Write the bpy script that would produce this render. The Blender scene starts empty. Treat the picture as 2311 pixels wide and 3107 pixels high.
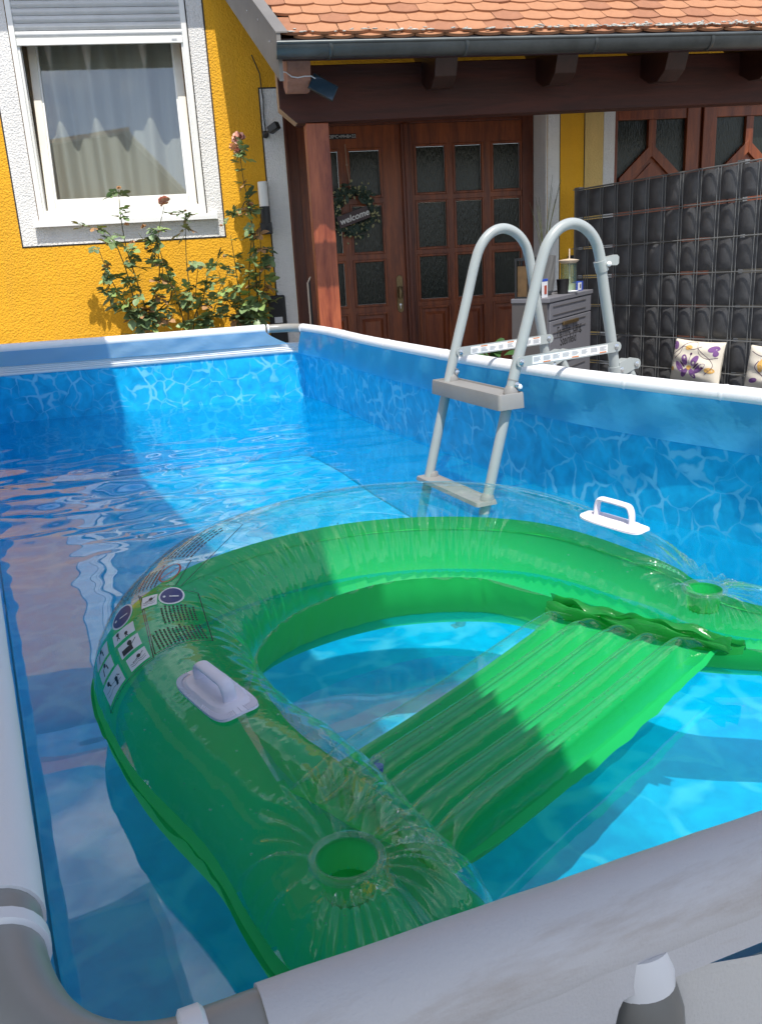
import bpy, math, random
import numpy as np
from mathutils import Vector, Matrix
R_ = math.radians
random.seed(7)
rng = np.random.default_rng(11)
scene = bpy.context.scene
col = scene.collection
# ------------------------------------------------------------------ camera
FPX = 2620.0; PW, PH_ = 2311.0, 3107.0
PITCH, ROLL, YAW = R_(17.2), R_(-3.2), R_(24.3)
CAMP = np.array([.06, -.40, .47])
_cp, _sp = math.cos(PITCH), math.sin(PITCH)
_c, _s = math.cos(ROLL), math.sin(ROLL)
RC = np.array([[_c, -_s, 0], [_s, _c, 0], [0, 0, 1]]) @ np.array([[1, 0, 0], [0, -_sp, -_cp], [0, _cp, -_sp]])
_c, _s = math.cos(YAW), math.sin(YAW)
YR = np.array([[_c, -_s, 0], [_s, _c, 0], [0, 0, 1]])
RW = RC @ YR                                   # world -> camera (x right, y down, z forward)
cam_d = bpy.data.cameras.new('camera')
cam = bpy.data.objects.new('camera', cam_d); col.objects.link(cam)
cam_d.sensor_fit = 'HORIZONTAL'; cam_d.sensor_width = 36.0; cam_d.lens = 36.0 * FPX / PW
cam_d.clip_start = .02; cam_d.clip_end = 500
m = Matrix(((RW[0][0], -RW[1][0], -RW[2][0], CAMP[0]), (RW[0][1], -RW[1][1], -RW[2][1], CAMP[1]), (RW[0][2], -RW[1][2], -RW[2][2], CAMP[2]), (0, 0, 0, 1)))
cam.matrix_world = m
scene.camera = cam
# ------------------------------------------------------------------ sky and sun
SUN_EL, SUN_AZ = R_(63.5), R_(-12.0)
TO_SUN = Vector((math.sin(SUN_AZ) * math.cos(SUN_EL), -math.cos(SUN_AZ) * math.cos(SUN_EL), math.sin(SUN_EL)))
world = bpy.data.worlds.new('World'); scene.world = world; world.use_nodes = True
wn = world.node_tree.nodes; wl = world.node_tree.links; wn.clear()
wo = wn.new('ShaderNodeOutputWorld'); wb = wn.new('ShaderNodeBackground'); sk = wn.new('ShaderNodeTexSky')
sk.sky_type = 'NISHITA'; sk.sun_disc = False; sk.sun_elevation = SUN_EL; sk.sun_rotation = math.atan2(TO_SUN.x, TO_SUN.y)
sk.air_density = 1.0; sk.dust_density = 1.2; sk.ozone_density = 1.0
# broken white clouds over the whole sky
tc = wn.new('ShaderNodeTexCoord'); mp = wn.new('ShaderNodeMapping'); mp.inputs['Scale'].default_value = (1, 1, 2.2)
nz = wn.new('ShaderNodeTexNoise'); nz.inputs['Scale'].default_value = 2.3; nz.inputs['Detail'].default_value = 7; nz.inputs['Roughness'].default_value = .6
rp = wn.new('ShaderNodeValToRGB'); rp.color_ramp.elements[0].position = .48; rp.color_ramp.elements[1].position = .68
mx = wn.new('ShaderNodeMixRGB'); mx.inputs['Color2'].default_value = (8.5, 8.7, 9.2, 1)
wl.new(tc.outputs['Generated'], mp.inputs['Vector']); wl.new(mp.outputs['Vector'], nz.inputs['Vector']); wl.new(nz.outputs['Fac'], rp.inputs['Fac'])
wl.new(rp.outputs['Color'], mx.inputs['Fac']); wl.new(sk.outputs['Color'], mx.inputs['Color1']); wl.new(mx.outputs['Color'], wb.inputs['Color'])
wb.inputs['Strength'].default_value = 0.15
wl.new(wb.outputs['Background'], wo.inputs['Surface'])
sun_d = bpy.data.lights.new('sun', 'SUN'); sun_d.energy = 4.2; sun_d.angle = R_(.53); sun_d.color = (1, .95, .86)
sun = bpy.data.objects.new('sun', sun_d); col.objects.link(sun)
sun.rotation_euler = (-TO_SUN).to_track_quat('-Z', 'Y').to_euler(); sun.location = TO_SUN * 20
scene.view_settings.view_transform = 'Standard'; scene.view_settings.look = 'None'
scene.view_settings.exposure = 0.42; scene.view_settings.gamma = 1.0; scene.view_settings.use_curve_mapping = False
cy = scene.cycles
cy.max_bounces = 12; cy.diffuse_bounces = 5; cy.glossy_bounces = 5; cy.transmission_bounces = 8; cy.transparent_max_bounces = 40
cy.caustics_reflective = False; cy.caustics_refractive = False; cy.use_denoising = True; cy.sample_clamp_indirect = 6
# ------------------------------------------------------------------ photo pixel -> place
PP = np.array([PW / 2, PH_ / 2])
def ray(u, v): return RW.T @ np.array([(u - PP[0]) / FPX, (v - PP[1]) / FPX, 1.0])
def unz(u, v, z): d = ray(u, v); return CAMP + d * (z - CAMP[2]) / d[2]
def unpl(u, v, P, n): d = ray(u, v); return CAMP + d * (np.dot(np.asarray(P) - CAMP, n) / np.dot(d, n))
# house frame: x along the wall, y into the house, z up; origin on the wall
HA = R_(9.0) - YAW
EX = np.array([math.cos(HA), math.sin(HA), 0]); NN = np.array([math.sin(HA), -math.cos(HA), 0])
H0 = CAMP + ray(1240, 700) * 6.8; H0[2] = 0
def hw(u, v, off=0.0):
    P = unpl(u, v, H0 + NN * off, NN); r = P - H0
    return float(r @ EX), float(P[2])
def hpt(s, off, z): return H0 + EX * s + NN * off + np.array([0, 0, z])
GZ = -.86       # ground
WZ = -.44       # water
# ------------------------------------------------------------------ mesh helpers
class MB:
    def __init__(s): s.v = []; s.f = []
    def add(s, vs, fs):
        b = len(s.v); s.v += [tuple(map(float, p)) for p in vs]; s.f += [tuple(b + i for i in f) for f in fs]; return s
    def box(s, x0, x1, y0, y1, z0, z1, M=None):
        p = [(x, y, z) for x in (x0, x1) for y in (y0, y1) for z in (z0, z1)]
        if M is not None: p = [tuple(M @ Vector(q)) for q in p]
        return s.add(p, [(0, 1, 3, 2), (4, 6, 7, 5), (0, 4, 5, 1), (2, 3, 7, 6), (0, 2, 6, 4), (1, 5, 7, 3)])
    def prism(s, poly, fn, d0, d1):
        n = len(poly); a = [fn(p[0], p[1], d0) for p in poly]; b = [fn(p[0], p[1], d1) for p in poly]
        return s.add(a + b, [tuple(range(n))[::-1], tuple(range(n, 2 * n))] + [(i, (i + 1) % n, n + (i + 1) % n, n + i) for i in range(n)])
    def tube(s, path, r, n=12, cap=True, flat=1.0, up=(0, 0, 1)):
        P = [Vector(tuple(map(float, p))) for p in path]; L = len(P); rr = list(r) if hasattr(r, '__len__') else [r] * L
        vs = []; prev = None
        for i in range(L):
            t = (P[min(i + 1, L - 1)] - P[max(i - 1, 0)]); t.normalize()
            if prev is None:
                a = Vector(up)
                if abs(a.dot(t)) > .95: a = Vector((1, 0, 0))
                a = (a - t * a.dot(t)).normalized()
            else:
                a = prev - t * prev.dot(t)
                a = a.normalized() if a.length > 1e-6 else prev
            prev = a; b = t.cross(a)
            for k in range(n):
                th = 2 * math.pi * k / n; vs.append(P[i] + a * (rr[i] * math.cos(th)) + b * (rr[i] * flat * math.sin(th)))
        fs = [(i * n + k, i * n + (k + 1) % n, (i + 1) * n + (k + 1) % n, (i + 1) * n + k) for i in range(L - 1) for k in range(n)]
        if cap: fs += [tuple(range(n))[::-1], tuple(range((L - 1) * n, L * n))]
        return s.add(vs, fs)
    def lathe(s, prof, c=(0, 0, 0), n=20, M=None):
        vs = []
        for r, z in prof:
            for k in range(n):
                th = 2 * math.pi * k / n; p = Vector((r * math.cos(th), r * math.sin(th), z))
                if M is not None: p = M @ p
                vs.append(p + Vector(c))
        L = len(prof)
        fs = [(i * n + k, i * n + (k + 1) % n, (i + 1) * n + (k + 1) % n, (i + 1) * n + k) for i in range(L - 1) for k in range(n)]
        if prof[0][0] > 1e-5: fs.append(tuple(range(n))[::-1])
        if prof[-1][0] > 1e-5: fs.append(tuple(range((L - 1) * n, L * n)))
        return s.add(vs, fs)
    def grid(s, fn, nu, nv, keep=None):
        vs = [fn(i / nu, j / nv) for i in range(nu + 1) for j in range(nv + 1)]
        fs = []
        for i in range(nu):
            for j in range(nv):
                a = i * (nv + 1) + j; q = (a, a + 1, a + nv + 2, a + nv + 1)
                if keep is None or keep(i, j, [vs[x] for x in q]): fs.append(q)
        return s.add(vs, fs)
    def ball(s, c, r, nu=10, nv=6, sc=(1, 1, 1)):
        return s.lathe([(max(1e-6, r * math.sin(math.pi * i / nv)), -r * math.cos(math.pi * i / nv)) for i in range(nv + 1)], c, nu, Matrix.Diagonal(sc))
    def mesh(s, name, mat, smooth=None):
        me = bpy.data.meshes.new(name); me.from_pydata(s.v, [], s.f); me.update()
        me.materials.append(mat)
        if smooth is not None:
            me.polygons.foreach_set('use_smooth', [True] * len(me.polygons))
            try: me.set_sharp_from_angle(angle=R_(smooth))
            except Exception: pass
        return me
    def build(s, name, mat, parent=None, smooth=None, bevel=0, label=None):
        o = bpy.data.objects.new(name, s.mesh(name, mat, smooth)); col.objects.link(o)
        if parent is not None: o.parent = parent
        if bevel:
            b = o.modifiers.new('bevel', 'BEVEL'); b.width = bevel; b.segments = 2; b.limit_method = 'ANGLE'
        if label: o['label'] = label
        return o
def tag(o, label, cat, group=None, kind=None):
    o['label'] = label
    if cat: o['category'] = cat
    if group: o['group'] = group
    if kind: o['kind'] = kind
    return o
def empty(name, loc=(0, 0, 0), rz=0.0):
    o = bpy.data.objects.new(name, None); col.objects.link(o); o.location = tuple(map(float, loc)); o.rotation_euler = (0, 0, rz); o.empty_display_size = .1
    return o
def thing(name, label, cat, loc=(0, 0, 0), rz=0.0, group=None): return tag(empty(name, loc, rz), label, cat, group)
def inst(name, me, parent, loc=(0, 0, 0), rot=(0, 0, 0), sc=(1, 1, 1)):
    o = bpy.data.objects.new(name, me); col.objects.link(o)
    o.parent = parent; o.location = tuple(map(float, loc)); o.rotation_euler = tuple(rot); o.scale = tuple(sc) if hasattr(sc, '__len__') else (sc,) * 3
    return o
def wparent(o, parent):          # parent an object whose mesh is in world coordinates
    o.parent = parent; bpy.context.view_layer.update(); o.matrix_parent_inverse = parent.matrix_world.inverted(); return o
def text_mesh(txt, size, mat, name, extrude=.0006, shear=0, bold=0, align='CENTER', spacing=1.0):
    cu = bpy.data.curves.new(name, 'FONT'); cu.body = txt; cu.size = size; cu.extrude = extrude; cu.shear = shear; cu.offset = bold; cu.align_x = align; cu.align_y = 'CENTER'; cu.space_character = spacing; cu.resolution_u = 3
    ob = bpy.data.objects.new(name, cu); col.objects.link(ob); bpy.context.view_layer.update()
    dg = bpy.context.evaluated_depsgraph_get(); me = bpy.data.meshes.new_from_object(ob.evaluated_get(dg))
    bpy.data.objects.remove(ob); bpy.data.curves.remove(cu); me.materials.clear(); me.materials.append(mat); me.name = name
    return me
# ------------------------------------------------------------------ materials
def nodes(name):
    mt = bpy.data.materials.new(name); mt.use_nodes = True; nt = mt.node_tree; nt.nodes.clear()
    return mt, nt.nodes, nt.links
def pmat(name, colr, rough=.5, metal=0.0, bump=None, var=None, coat=0.0, spec=.5, col2=None, stretch=None, rvar=0.0, dirt=None):
    """Principled material: colour varied by noise, fine relief by bump."""
    mt, n, l = nodes(name)
    out = n.new('ShaderNodeOutputMaterial'); b = n.new('ShaderNodeBsdfPrincipled'); l.new(b.outputs[0], out.inputs[0])
    b.inputs['Base Color'].default_value = (*colr, 1); b.inputs['Roughness'].default_value = rough; b.inputs['Metallic'].default_value = metal
    b.inputs['Coat Weight'].default_value = coat; b.inputs['Specular IOR Level'].default_value = spec
    tcn = n.new('ShaderNodeTexCoord'); mpn = n.new('ShaderNodeMapping'); l.new(tcn.outputs['Object'], mpn.inputs['Vector'])
    if stretch: mpn.inputs['Scale'].default_value = stretch
    cur = None
    if var:
        sc, amt = var
        nz = n.new('ShaderNodeTexNoise'); nz.inputs['Scale'].default_value = sc; nz.inputs['Detail'].default_value = 6; nz.inputs['Roughness'].default_value = .65
        l.new(mpn.outputs[0], nz.inputs['Vector'])
        rp = n.new('ShaderNodeValToRGB'); e = rp.color_ramp.elements; e[0].position = .3; e[1].position = .72
        c2 = col2 if col2 else tuple(min(1, c * (1 + amt)) for c in colr); c1 = tuple(c * (1 - amt) for c in colr)
        e[0].color = (*c1, 1); e[1].color = (*c2, 1); l.new(nz.outputs['Fac'], rp.inputs['Fac']); cur = rp.outputs['Color']
        if rvar:
            mr = n.new('ShaderNodeMapRange'); mr.inputs['To Min'].default_value = max(.02, rough - rvar); mr.inputs['To Max'].default_value = min(1, rough + rvar)
            l.new(nz.outputs['Fac'], mr.inputs['Value']); l.new(mr.outputs[0], b.inputs['Roughness'])
    if dirt:
        dcol, dsc, lo, hi = dirt
        nd = n.new('ShaderNodeTexNoise'); nd.inputs['Scale'].default_value = dsc; nd.inputs['Detail'].default_value = 8; nd.inputs['Roughness'].default_value = .7
        l.new(tcn.outputs['Object'], nd.inputs['Vector'])
        rd = n.new('ShaderNodeMapRange'); rd.inputs['From Min'].default_value = lo; rd.inputs['From Max'].default_value = hi; l.new(nd.outputs['Fac'], rd.inputs['Value'])
        mx = n.new('ShaderNodeMixRGB'); l.new(rd.outputs[0], mx.inputs['Fac']); mx.inputs['Color1'].default_value = (*colr, 1); mx.inputs['Color2'].default_value = (*dcol, 1)
        if cur: l.new(cur, mx.inputs['Color1'])
        cur = mx.outputs['Color']
    if cur: l.new(cur, b.inputs['Base Color'])
    if bump:
        sc, dist = bump
        nb = n.new('ShaderNodeTexNoise'); nb.inputs['Scale'].default_value = sc; nb.inputs['Detail'].default_value = 4
        l.new(mpn.outputs[0], nb.inputs['Vector'])
        bp = n.new('ShaderNodeBump'); bp.inputs['Strength'].default_value = 1; bp.inputs['Distance'].default_value = dist
        l.new(nb.outputs['Fac'], bp.inputs['Height']); l.new(bp.outputs[0], b.inputs['Normal'])
    return mt
def wood(name, c1, c2, scale=(1, 1, 1), rough=.45, coat=.2, axis='Z', ring=18):
    """Grain running along one local axis."""
    mt, n, l = nodes(name)
    out = n.new('ShaderNodeOutputMaterial'); b = n.new('ShaderNodeBsdfPrincipled'); l.new(b.outputs[0], out.inputs[0])
    b.inputs['Roughness'].default_value = rough; b.inputs['Coat Weight'].default_value = coat; b.inputs['Coat Roughness'].default_value = .3
    tcn = n.new('ShaderNodeTexCoord'); mp = n.new('ShaderNodeMapping'); l.new(tcn.outputs['Object'], mp.inputs['Vector'])
    s = {'X': (.12, 1, 1), 'Z': (1, 1, .12), 'Y': (1, .12, 1)}[axis]; mp.inputs['Scale'].default_value = s
    nz = n.new('ShaderNodeTexNoise'); nz.inputs['Scale'].default_value = ring; nz.inputs['Detail'].default_value = 9; nz.inputs['Roughness'].default_value = .7; nz.inputs['Distortion'].default_value = .6
    l.new(mp.outputs[0], nz.inputs['Vector'])
    rp = n.new('ShaderNodeValToRGB'); e = rp.color_ramp.elements; e[0].position = .36; e[1].position = .64; e[0].color = (*c1, 1); e[1].color = (*c2, 1)
    l.new(nz.outputs['Fac'], rp.inputs['Fac']); l.new(rp.outputs['Color'], b.inputs['Base Color'])
    n2 = n.new('ShaderNodeTexNoise'); n2.inputs['Scale'].default_value = ring * 7; n2.inputs['Detail'].default_value = 3; l.new(mp.outputs[0], n2.inputs['Vector'])
    bp = n.new('ShaderNodeBump'); bp.inputs['Distance'].default_value = .0015; l.new(n2.outputs['Fac'], bp.inputs['Height']); l.new(bp.outputs[0], b.inputs['Normal'])
    return mt
def stucco(name, c, rel=.004, scale=95):
    mt, n, l = nodes(name)
    out = n.new('ShaderNodeOutputMaterial'); b = n.new('ShaderNodeBsdfPrincipled'); l.new(b.outputs[0], out.inputs[0])
    b.inputs['Roughness'].default_value = .92; b.inputs['Specular IOR Level'].default_value = .2
    tcn = n.new('ShaderNodeTexCoord')
    big = n.new('ShaderNodeTexNoise'); big.inputs['Scale'].default_value = 2.2; big.inputs['Detail'].default_value = 7; l.new(tcn.outputs['Object'], big.inputs['Vector'])
    rp = n.new('ShaderNodeValToRGB'); e = rp.color_ramp.elements; e[0].position = .3; e[1].position = .7
    e[0].color = (*[x * .86 for x in c], 1); e[1].color = (*c, 1); l.new(big.outputs['Fac'], rp.inputs['Fac'])
    mps = n.new('ShaderNodeMapping'); mps.inputs['Scale'].default_value = (9, 9, .7); l.new(tcn.outputs['Object'], mps.inputs['Vector'])
    st = n.new('ShaderNodeTexNoise'); st.inputs['Scale'].default_value = 1.4; st.inputs['Detail'].default_value = 6; st.inputs['Roughness'].default_value = .7; l.new(mps.outputs[0], st.inputs['Vector'])
    sr = n.new('ShaderNodeMapRange'); sr.inputs['From Min'].default_value = .45; sr.inputs['From Max'].default_value = .8; sr.inputs['To Min'].default_value = 0; sr.inputs['To Max'].default_value = .35; l.new(st.outputs['Fac'], sr.inputs['Value'])
    sm = n.new('ShaderNodeMixRGB'); sm.inputs['Color2'].default_value = (*[x * .62 + .03 for x in c], 1); l.new(sr.outputs[0], sm.inputs['Fac']); l.new(rp.outputs['Color'], sm.inputs['Color1'])
    nb = n.new('ShaderNodeTexNoise'); nb.inputs['Scale'].default_value = scale; nb.inputs['Detail'].default_value = 3; nb.inputs['Distortion'].default_value = .8; l.new(tcn.outputs['Object'], nb.inputs['Vector'])
    vo = n.new('ShaderNodeTexVoronoi'); vo.inputs['Scale'].default_value = scale * .8; l.new(tcn.outputs['Object'], vo.inputs['Vector'])
    ad = n.new('ShaderNodeMath'); ad.operation = 'ADD'; l.new(nb.outputs['Fac'], ad.inputs[0]); l.new(vo.outputs['Distance'], ad.inputs[1])
    bp = n.new('ShaderNodeBump'); bp.inputs['Distance'].default_value = rel; l.new(ad.outputs[0], bp.inputs['Height']); l.new(bp.outputs[0], b.inputs['Normal'])
    l.new(sm.outputs['Color'], b.inputs['Base Color'])
    return mt
def thin_fresnel(n, l, ior):
    """Fresnel that reads the same from both sides of a sheet."""
    fr = n.new('ShaderNodeFresnel'); ge = n.new('ShaderNodeNewGeometry'); mr = n.new('ShaderNodeMapRange')
    mr.inputs['To Min'].default_value = ior; mr.inputs['To Max'].default_value = 1.0 / ior
    l.new(ge.outputs['Backfacing'], mr.inputs['Value']); l.new(mr.outputs[0], fr.inputs['IOR']); return fr
def film(name, tint=(.97, .985, .98), rough=.04, ior=1.45, bump=None, haze=0.0, hcol=(.8, .85, .85), edge=.25):
    """Thin clear sheet: mostly see-through, mirror-like at grazing angles."""
    mt, n, l = nodes(name)
    out = n.new('ShaderNodeOutputMaterial'); tr = n.new('ShaderNodeBsdfTransparent'); gl = n.new('ShaderNodeBsdfGlossy')
    tr.inputs['Color'].default_value = (*tint, 1); gl.inputs['Roughness'].default_value = rough; gl.inputs['Color'].default_value = (1, 1, 1, 1)
    fr = thin_fresnel(n, l, ior)
    m1 = n.new('ShaderNodeMixShader'); l.new(fr.outputs[0], m1.inputs[0]); l.new(tr.outputs[0], m1.inputs[1]); l.new(gl.outputs[0], m1.inputs[2])
    last = m1
    if haze:
        df = n.new('ShaderNodeBsdfTranslucent'); df.inputs['Color'].default_value = (*hcol, 1); d2 = n.new('ShaderNodeBsdfDiffuse'); d2.inputs['Color'].default_value = (*hcol, 1)
        dm = n.new('ShaderNodeMixShader'); l.new(df.outputs[0], dm.inputs[1]); l.new(d2.outputs[0], dm.inputs[2])
        lw = n.new('ShaderNodeLayerWeight'); lw.inputs['Blend'].default_value = .5
        mr = n.new('ShaderNodeMapRange'); mr.inputs['To Min'].default_value = haze; mr.inputs['To Max'].default_value = edge; pw = n.new('ShaderNodeMath'); pw.operation = 'POWER'; pw.inputs[1].default_value = 10.0; l.new(lw.outputs['Facing'], pw.inputs[0]); l.new(pw.outputs[0], mr.inputs['Value'])
        m2 = n.new('ShaderNodeMixShader'); l.new(mr.outputs[0], m2.inputs[0]); l.new(m1.outputs[0], m2.inputs[1]); l.new(dm.outputs[0], m2.inputs[2]); last = m2
    l.new(last.outputs[0], out.inputs[0])
    if bump:
        tcn = n.new('ShaderNodeTexCoord'); nz = n.new('ShaderNodeTexNoise'); nz.inputs['Scale'].default_value = bump[0]; nz.inputs['Detail'].default_value = 3; l.new(tcn.outputs['Object'], nz.inputs['Vector'])
        bp = n.new('ShaderNodeBump'); bp.inputs['Distance'].default_value = bump[1]; l.new(nz.outputs['Fac'], bp.inputs['Height'])
        l.new(bp.outputs[0], gl.inputs['Normal']); l.new(bp.outputs[0], fr.inputs['Normal'])
    return mt
def sheet(name, c, trans=.45, rough=.25, tcol=None, bump=None, spec=.4, var=None):
    """Coloured PVC sheet that lets some light through."""
    mt, n, l = nodes(name)
    out = n.new('ShaderNodeOutputMaterial'); b = n.new('ShaderNodeBsdfPrincipled'); t = n.new('ShaderNodeBsdfTranslucent'); mx = n.new('ShaderNodeMixShader')
    b.inputs['Base Color'].default_value = (*c, 1); b.inputs['Roughness'].default_value = rough; b.inputs['Specular IOR Level'].default_value = spec
    t.inputs['Color'].default_value = (*(tcol or c), 1); mx.inputs[0].default_value = trans
    l.new(b.outputs[0], mx.inputs[1]); l.new(t.outputs[0], mx.inputs[2]); l.new(mx.outputs[0], out.inputs[0])
    tcn = n.new('ShaderNodeTexCoord')
    if var:
        nv = n.new('ShaderNodeTexNoise'); nv.inputs['Scale'].default_value = var[0]; nv.inputs['Detail'].default_value = 8; nv.inputs['Roughness'].default_value = .7; mv = n.new('ShaderNodeMapping'); mv.inputs['Scale'].default_value = var[4] if len(var) > 4 else (1, 1, 1); l.new(tcn.outputs['Object'], mv.inputs['Vector']); l.new(mv.outputs[0], nv.inputs['Vector'])
        rp = n.new('ShaderNodeValToRGB'); e = rp.color_ramp.elements; e[0].position = var[2]; e[1].position = var[3]; e[0].color = (*c, 1); e[1].color = (*var[1], 1)
        l.new(nv.outputs['Fac'], rp.inputs['Fac']); l.new(rp.outputs['Color'], b.inputs['Base Color'])
    if bump:
        nz = n.new('ShaderNodeTexNoise'); nz.inputs['Scale'].default_value = bump[0]; nz.inputs['Detail'].default_value = 4; l.new(tcn.outputs['Object'], nz.inputs['Vector'])
        bp = n.new('ShaderNodeBump'); bp.inputs['Distance'].default_value = bump[1]; l.new(nz.outputs['Fac'], bp.inputs['Height']); l.new(bp.outputs[0], b.inputs['Normal'])
    return mt
def liner_print(name='liner_print', c1=(.003, .33, .64, 1), c2=(.010, .50, .86, 1), c3=(.17, .60, .88, 1), scale=10.5, soft=1.0):
    mt, n, l = nodes(name)
    out = n.new('ShaderNodeOutputMaterial'); b = n.new('ShaderNodeBsdfPrincipled'); l.new(b.outputs[0], out.inputs[0])
    b.inputs['Roughness'].default_value = .35
    tcn = n.new('ShaderNodeTexCoord')
    wob = n.new('ShaderNodeTexNoise'); wob.inputs['Scale'].default_value = 5; wob.inputs['Detail'].default_value = 3; l.new(tcn.outputs['Object'], wob.inputs['Vector'])
    sub = n.new('ShaderNodeVectorMath'); sub.operation = 'SUBTRACT'; sub.inputs[1].default_value = (.5, .5, .5); l.new(wob.outputs['Color'], sub.inputs[0])
    scl = n.new('ShaderNodeVectorMath'); scl.operation = 'SCALE'; scl.inputs['Scale'].default_value = .16; l.new(sub.outputs[0], scl.inputs[0])
    add = n.new('ShaderNodeVectorMath'); add.operation = 'ADD'; l.new(tcn.outputs['Object'], add.inputs[0]); l.new(scl.outputs[0], add.inputs[1])
    vo = n.new('ShaderNodeTexVoronoi'); vo.feature = 'DISTANCE_TO_EDGE'; vo.inputs['Scale'].default_value = scale; l.new(add.outputs[0], vo.inputs['Vector'])
    wd = n.new('ShaderNodeTexNoise'); wd.inputs['Scale'].default_value = 7; wd.inputs['Detail'].default_value = 2; l.new(tcn.outputs['Object'], wd.inputs['Vector'])
    mr = n.new('ShaderNodeMapRange'); mr.inputs['From Min'].default_value = .4; mr.inputs['From Max'].default_value = .75; mr.inputs['To Min'].default_value = .012; mr.inputs['To Max'].default_value = .11; l.new(wd.outputs['Fac'], mr.inputs['Value'])
    dv = n.new('ShaderNodeMath'); dv.operation = 'DIVIDE'; l.new(vo.outputs['Distance'], dv.inputs[0]); l.new(mr.outputs[0], dv.inputs[1])
    ln = n.new('ShaderNodeMapRange'); ln.inputs['From Min'].default_value = .6; ln.inputs['From Max'].default_value = .6 + .65 * soft; ln.inputs['To Min'].default_value = 1; ln.inputs['To Max'].default_value = 0; l.new(dv.outputs[0], ln.inputs['Value'])
    fa = n.new('ShaderNodeMapRange'); fa.inputs['From Min'].default_value = .35; fa.inputs['From Max'].default_value = .62; l.new(wd.outputs['Fac'], fa.inputs['Value'])
    mu = n.new('ShaderNodeMath'); mu.operation = 'MULTIPLY'; l.new(ln.outputs[0], mu.inputs[0]); l.new(fa.outputs[0], mu.inputs[1])
    bl = n.new('ShaderNodeTexNoise'); bl.inputs['Scale'].default_value = 17; bl.inputs['Detail'].default_value = 5; l.new(add.outputs[0], bl.inputs['Vector'])
    rp = n.new('ShaderNodeValToRGB'); e = rp.color_ramp.elements; e[0].position = .33; e[1].position = .66; e[0].color = c1; e[1].color = c2; l.new(bl.outputs['Fac'], rp.inputs['Fac'])
    mx = n.new('ShaderNodeMixRGB'); mx.inputs['Color2'].default_value = c3; l.new(mu.outputs[0], mx.inputs['Fac']); l.new(rp.outputs['Color'], mx.inputs['Color1'])
    l.new(mx.outputs['Color'], b.inputs['Base Color'])
    return mt
def water_mat():
    mt, n, l = nodes('water')
    out = n.new('ShaderNodeOutputMaterial'); tr = n.new('ShaderNodeBsdfTransparent'); gl = n.new('ShaderNodeBsdfGlossy'); fr = thin_fresnel(n, l, 1.95); mx = n.new('ShaderNodeMixShader')
    tr.inputs['Color'].default_value = (.55, .95, 1.0, 1); gl.inputs['Roughness'].default_value = .015
    df = n.new('ShaderNodeBsdfDiffuse'); df.inputs['Color'].default_value = (.0, .58, .87, 1); t2 = n.new('ShaderNodeBsdfTranslucent'); t2.inputs['Color'].default_value = (.0, .58, .87, 1)
    dm = n.new('ShaderNodeMixShader'); l.new(df.outputs[0], dm.inputs[1]); l.new(t2.outputs[0], dm.inputs[2])
    hz = n.new('ShaderNodeMixShader'); hz.inputs[0].default_value = .27; l.new(tr.outputs[0], hz.inputs[1]); l.new(dm.outputs[0], hz.inputs[2])   # light scattered back by the water itself
    l.new(fr.outputs[0], mx.inputs[0]); l.new(hz.outputs[0], mx.inputs[1]); l.new(gl.outputs[0], mx.inputs[2]); l.new(mx.outputs[0], out.inputs[0])
    return mt
M = {}
M['yellow'] = stucco('yellow_stucco', (.82, .42, .030))
M['yellow_pale'] = stucco('pale_yellow_stucco', (.74, .52, .20))
M['white_st'] = stucco('white_stucco', (.78, .77, .75))
M['black_line'] = pmat('black_joint', (.02, .02, .022), .8)
M['pvc'] = pmat('white_window_plastic', (.80, .80, .77), .32, var=(3, .05))
M['pvc_old'] = pmat('cream_window_plastic', (.78, .75, .66), .35, var=(4, .06))
M['slat'] = pmat('shutter_plastic', (.56, .57, .57), .4, var=(6, .08))
M['glass'] = film('window_glass', (.93, .95, .94), .0, 1.85)
M['curtain'] = sheet('linen_curtain', (.62, .61, .55), .35, .9, (.60, .58, .50), spec=.1, bump=(180, .0006))
M['dark_room'] = pmat('room_dark', (.06, .055, .045), .9)
M['wood_frame'] = wood('door_frame_wood', (.070, .013, .005), (.15, .033, .010), axis='Z', coat=.05)
M['wood_door'] = wood('door_wood', (.115, .023, .006), (.27, .066, .014), axis='Z', coat=.05)
M['wood_panel'] = wood('door_panel_wood', (.13, .026, .008), (.27, .066, .016), axis='Z', coat=.05)
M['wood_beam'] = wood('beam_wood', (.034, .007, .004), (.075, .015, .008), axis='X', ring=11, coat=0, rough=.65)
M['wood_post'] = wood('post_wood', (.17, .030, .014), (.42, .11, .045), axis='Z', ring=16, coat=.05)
M['wood_end'] = pmat('pale_end_grain', (.36, .23, .14), .8, var=(25, .35), bump=(60, .002))  # paler than the rest of the beam
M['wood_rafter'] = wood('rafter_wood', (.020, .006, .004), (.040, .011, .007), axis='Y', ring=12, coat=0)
M['rafter_lit'] = pmat('lit_rafter_wood', (.34, .16, .11), .75, var=(18, .25), bump=(50, .001))  # light falling on the first rafter, painted into its colour
M['pane'] = None
M['brass'] = pmat('aged_brass', (.20, .14, .07), .42, .8, var=(40, .3))
M['tile'] = pmat('clay_tile', (.37, .170, .085), .88, var=(9, .16), bump=(160, .0012), dirt=((.30, .20, .14), 6, .56, .72))
M['tile2'] = pmat('clay_tile_darker', (.29, .125, .065), .88, var=(11, .18), bump=(160, .0012), dirt=((.25, .17, .12), 5, .54, .7))
M['lichen'] = pmat('grey_lichen', (.46, .47, .44), .95, var=(60, .5), bump=(120, .004))
M['gutter'] = pmat('dark_zinc', (.085, .095, .098), .42, .55, var=(7, .25), rvar=.12, bump=(30, .0006))
M['verge'] = pmat('brown_grey_sheet_metal', (.20, .185, .17), .45, .35, var=(4, .18), dirt=((.45, .44, .42), 14, .64, .74))
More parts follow.
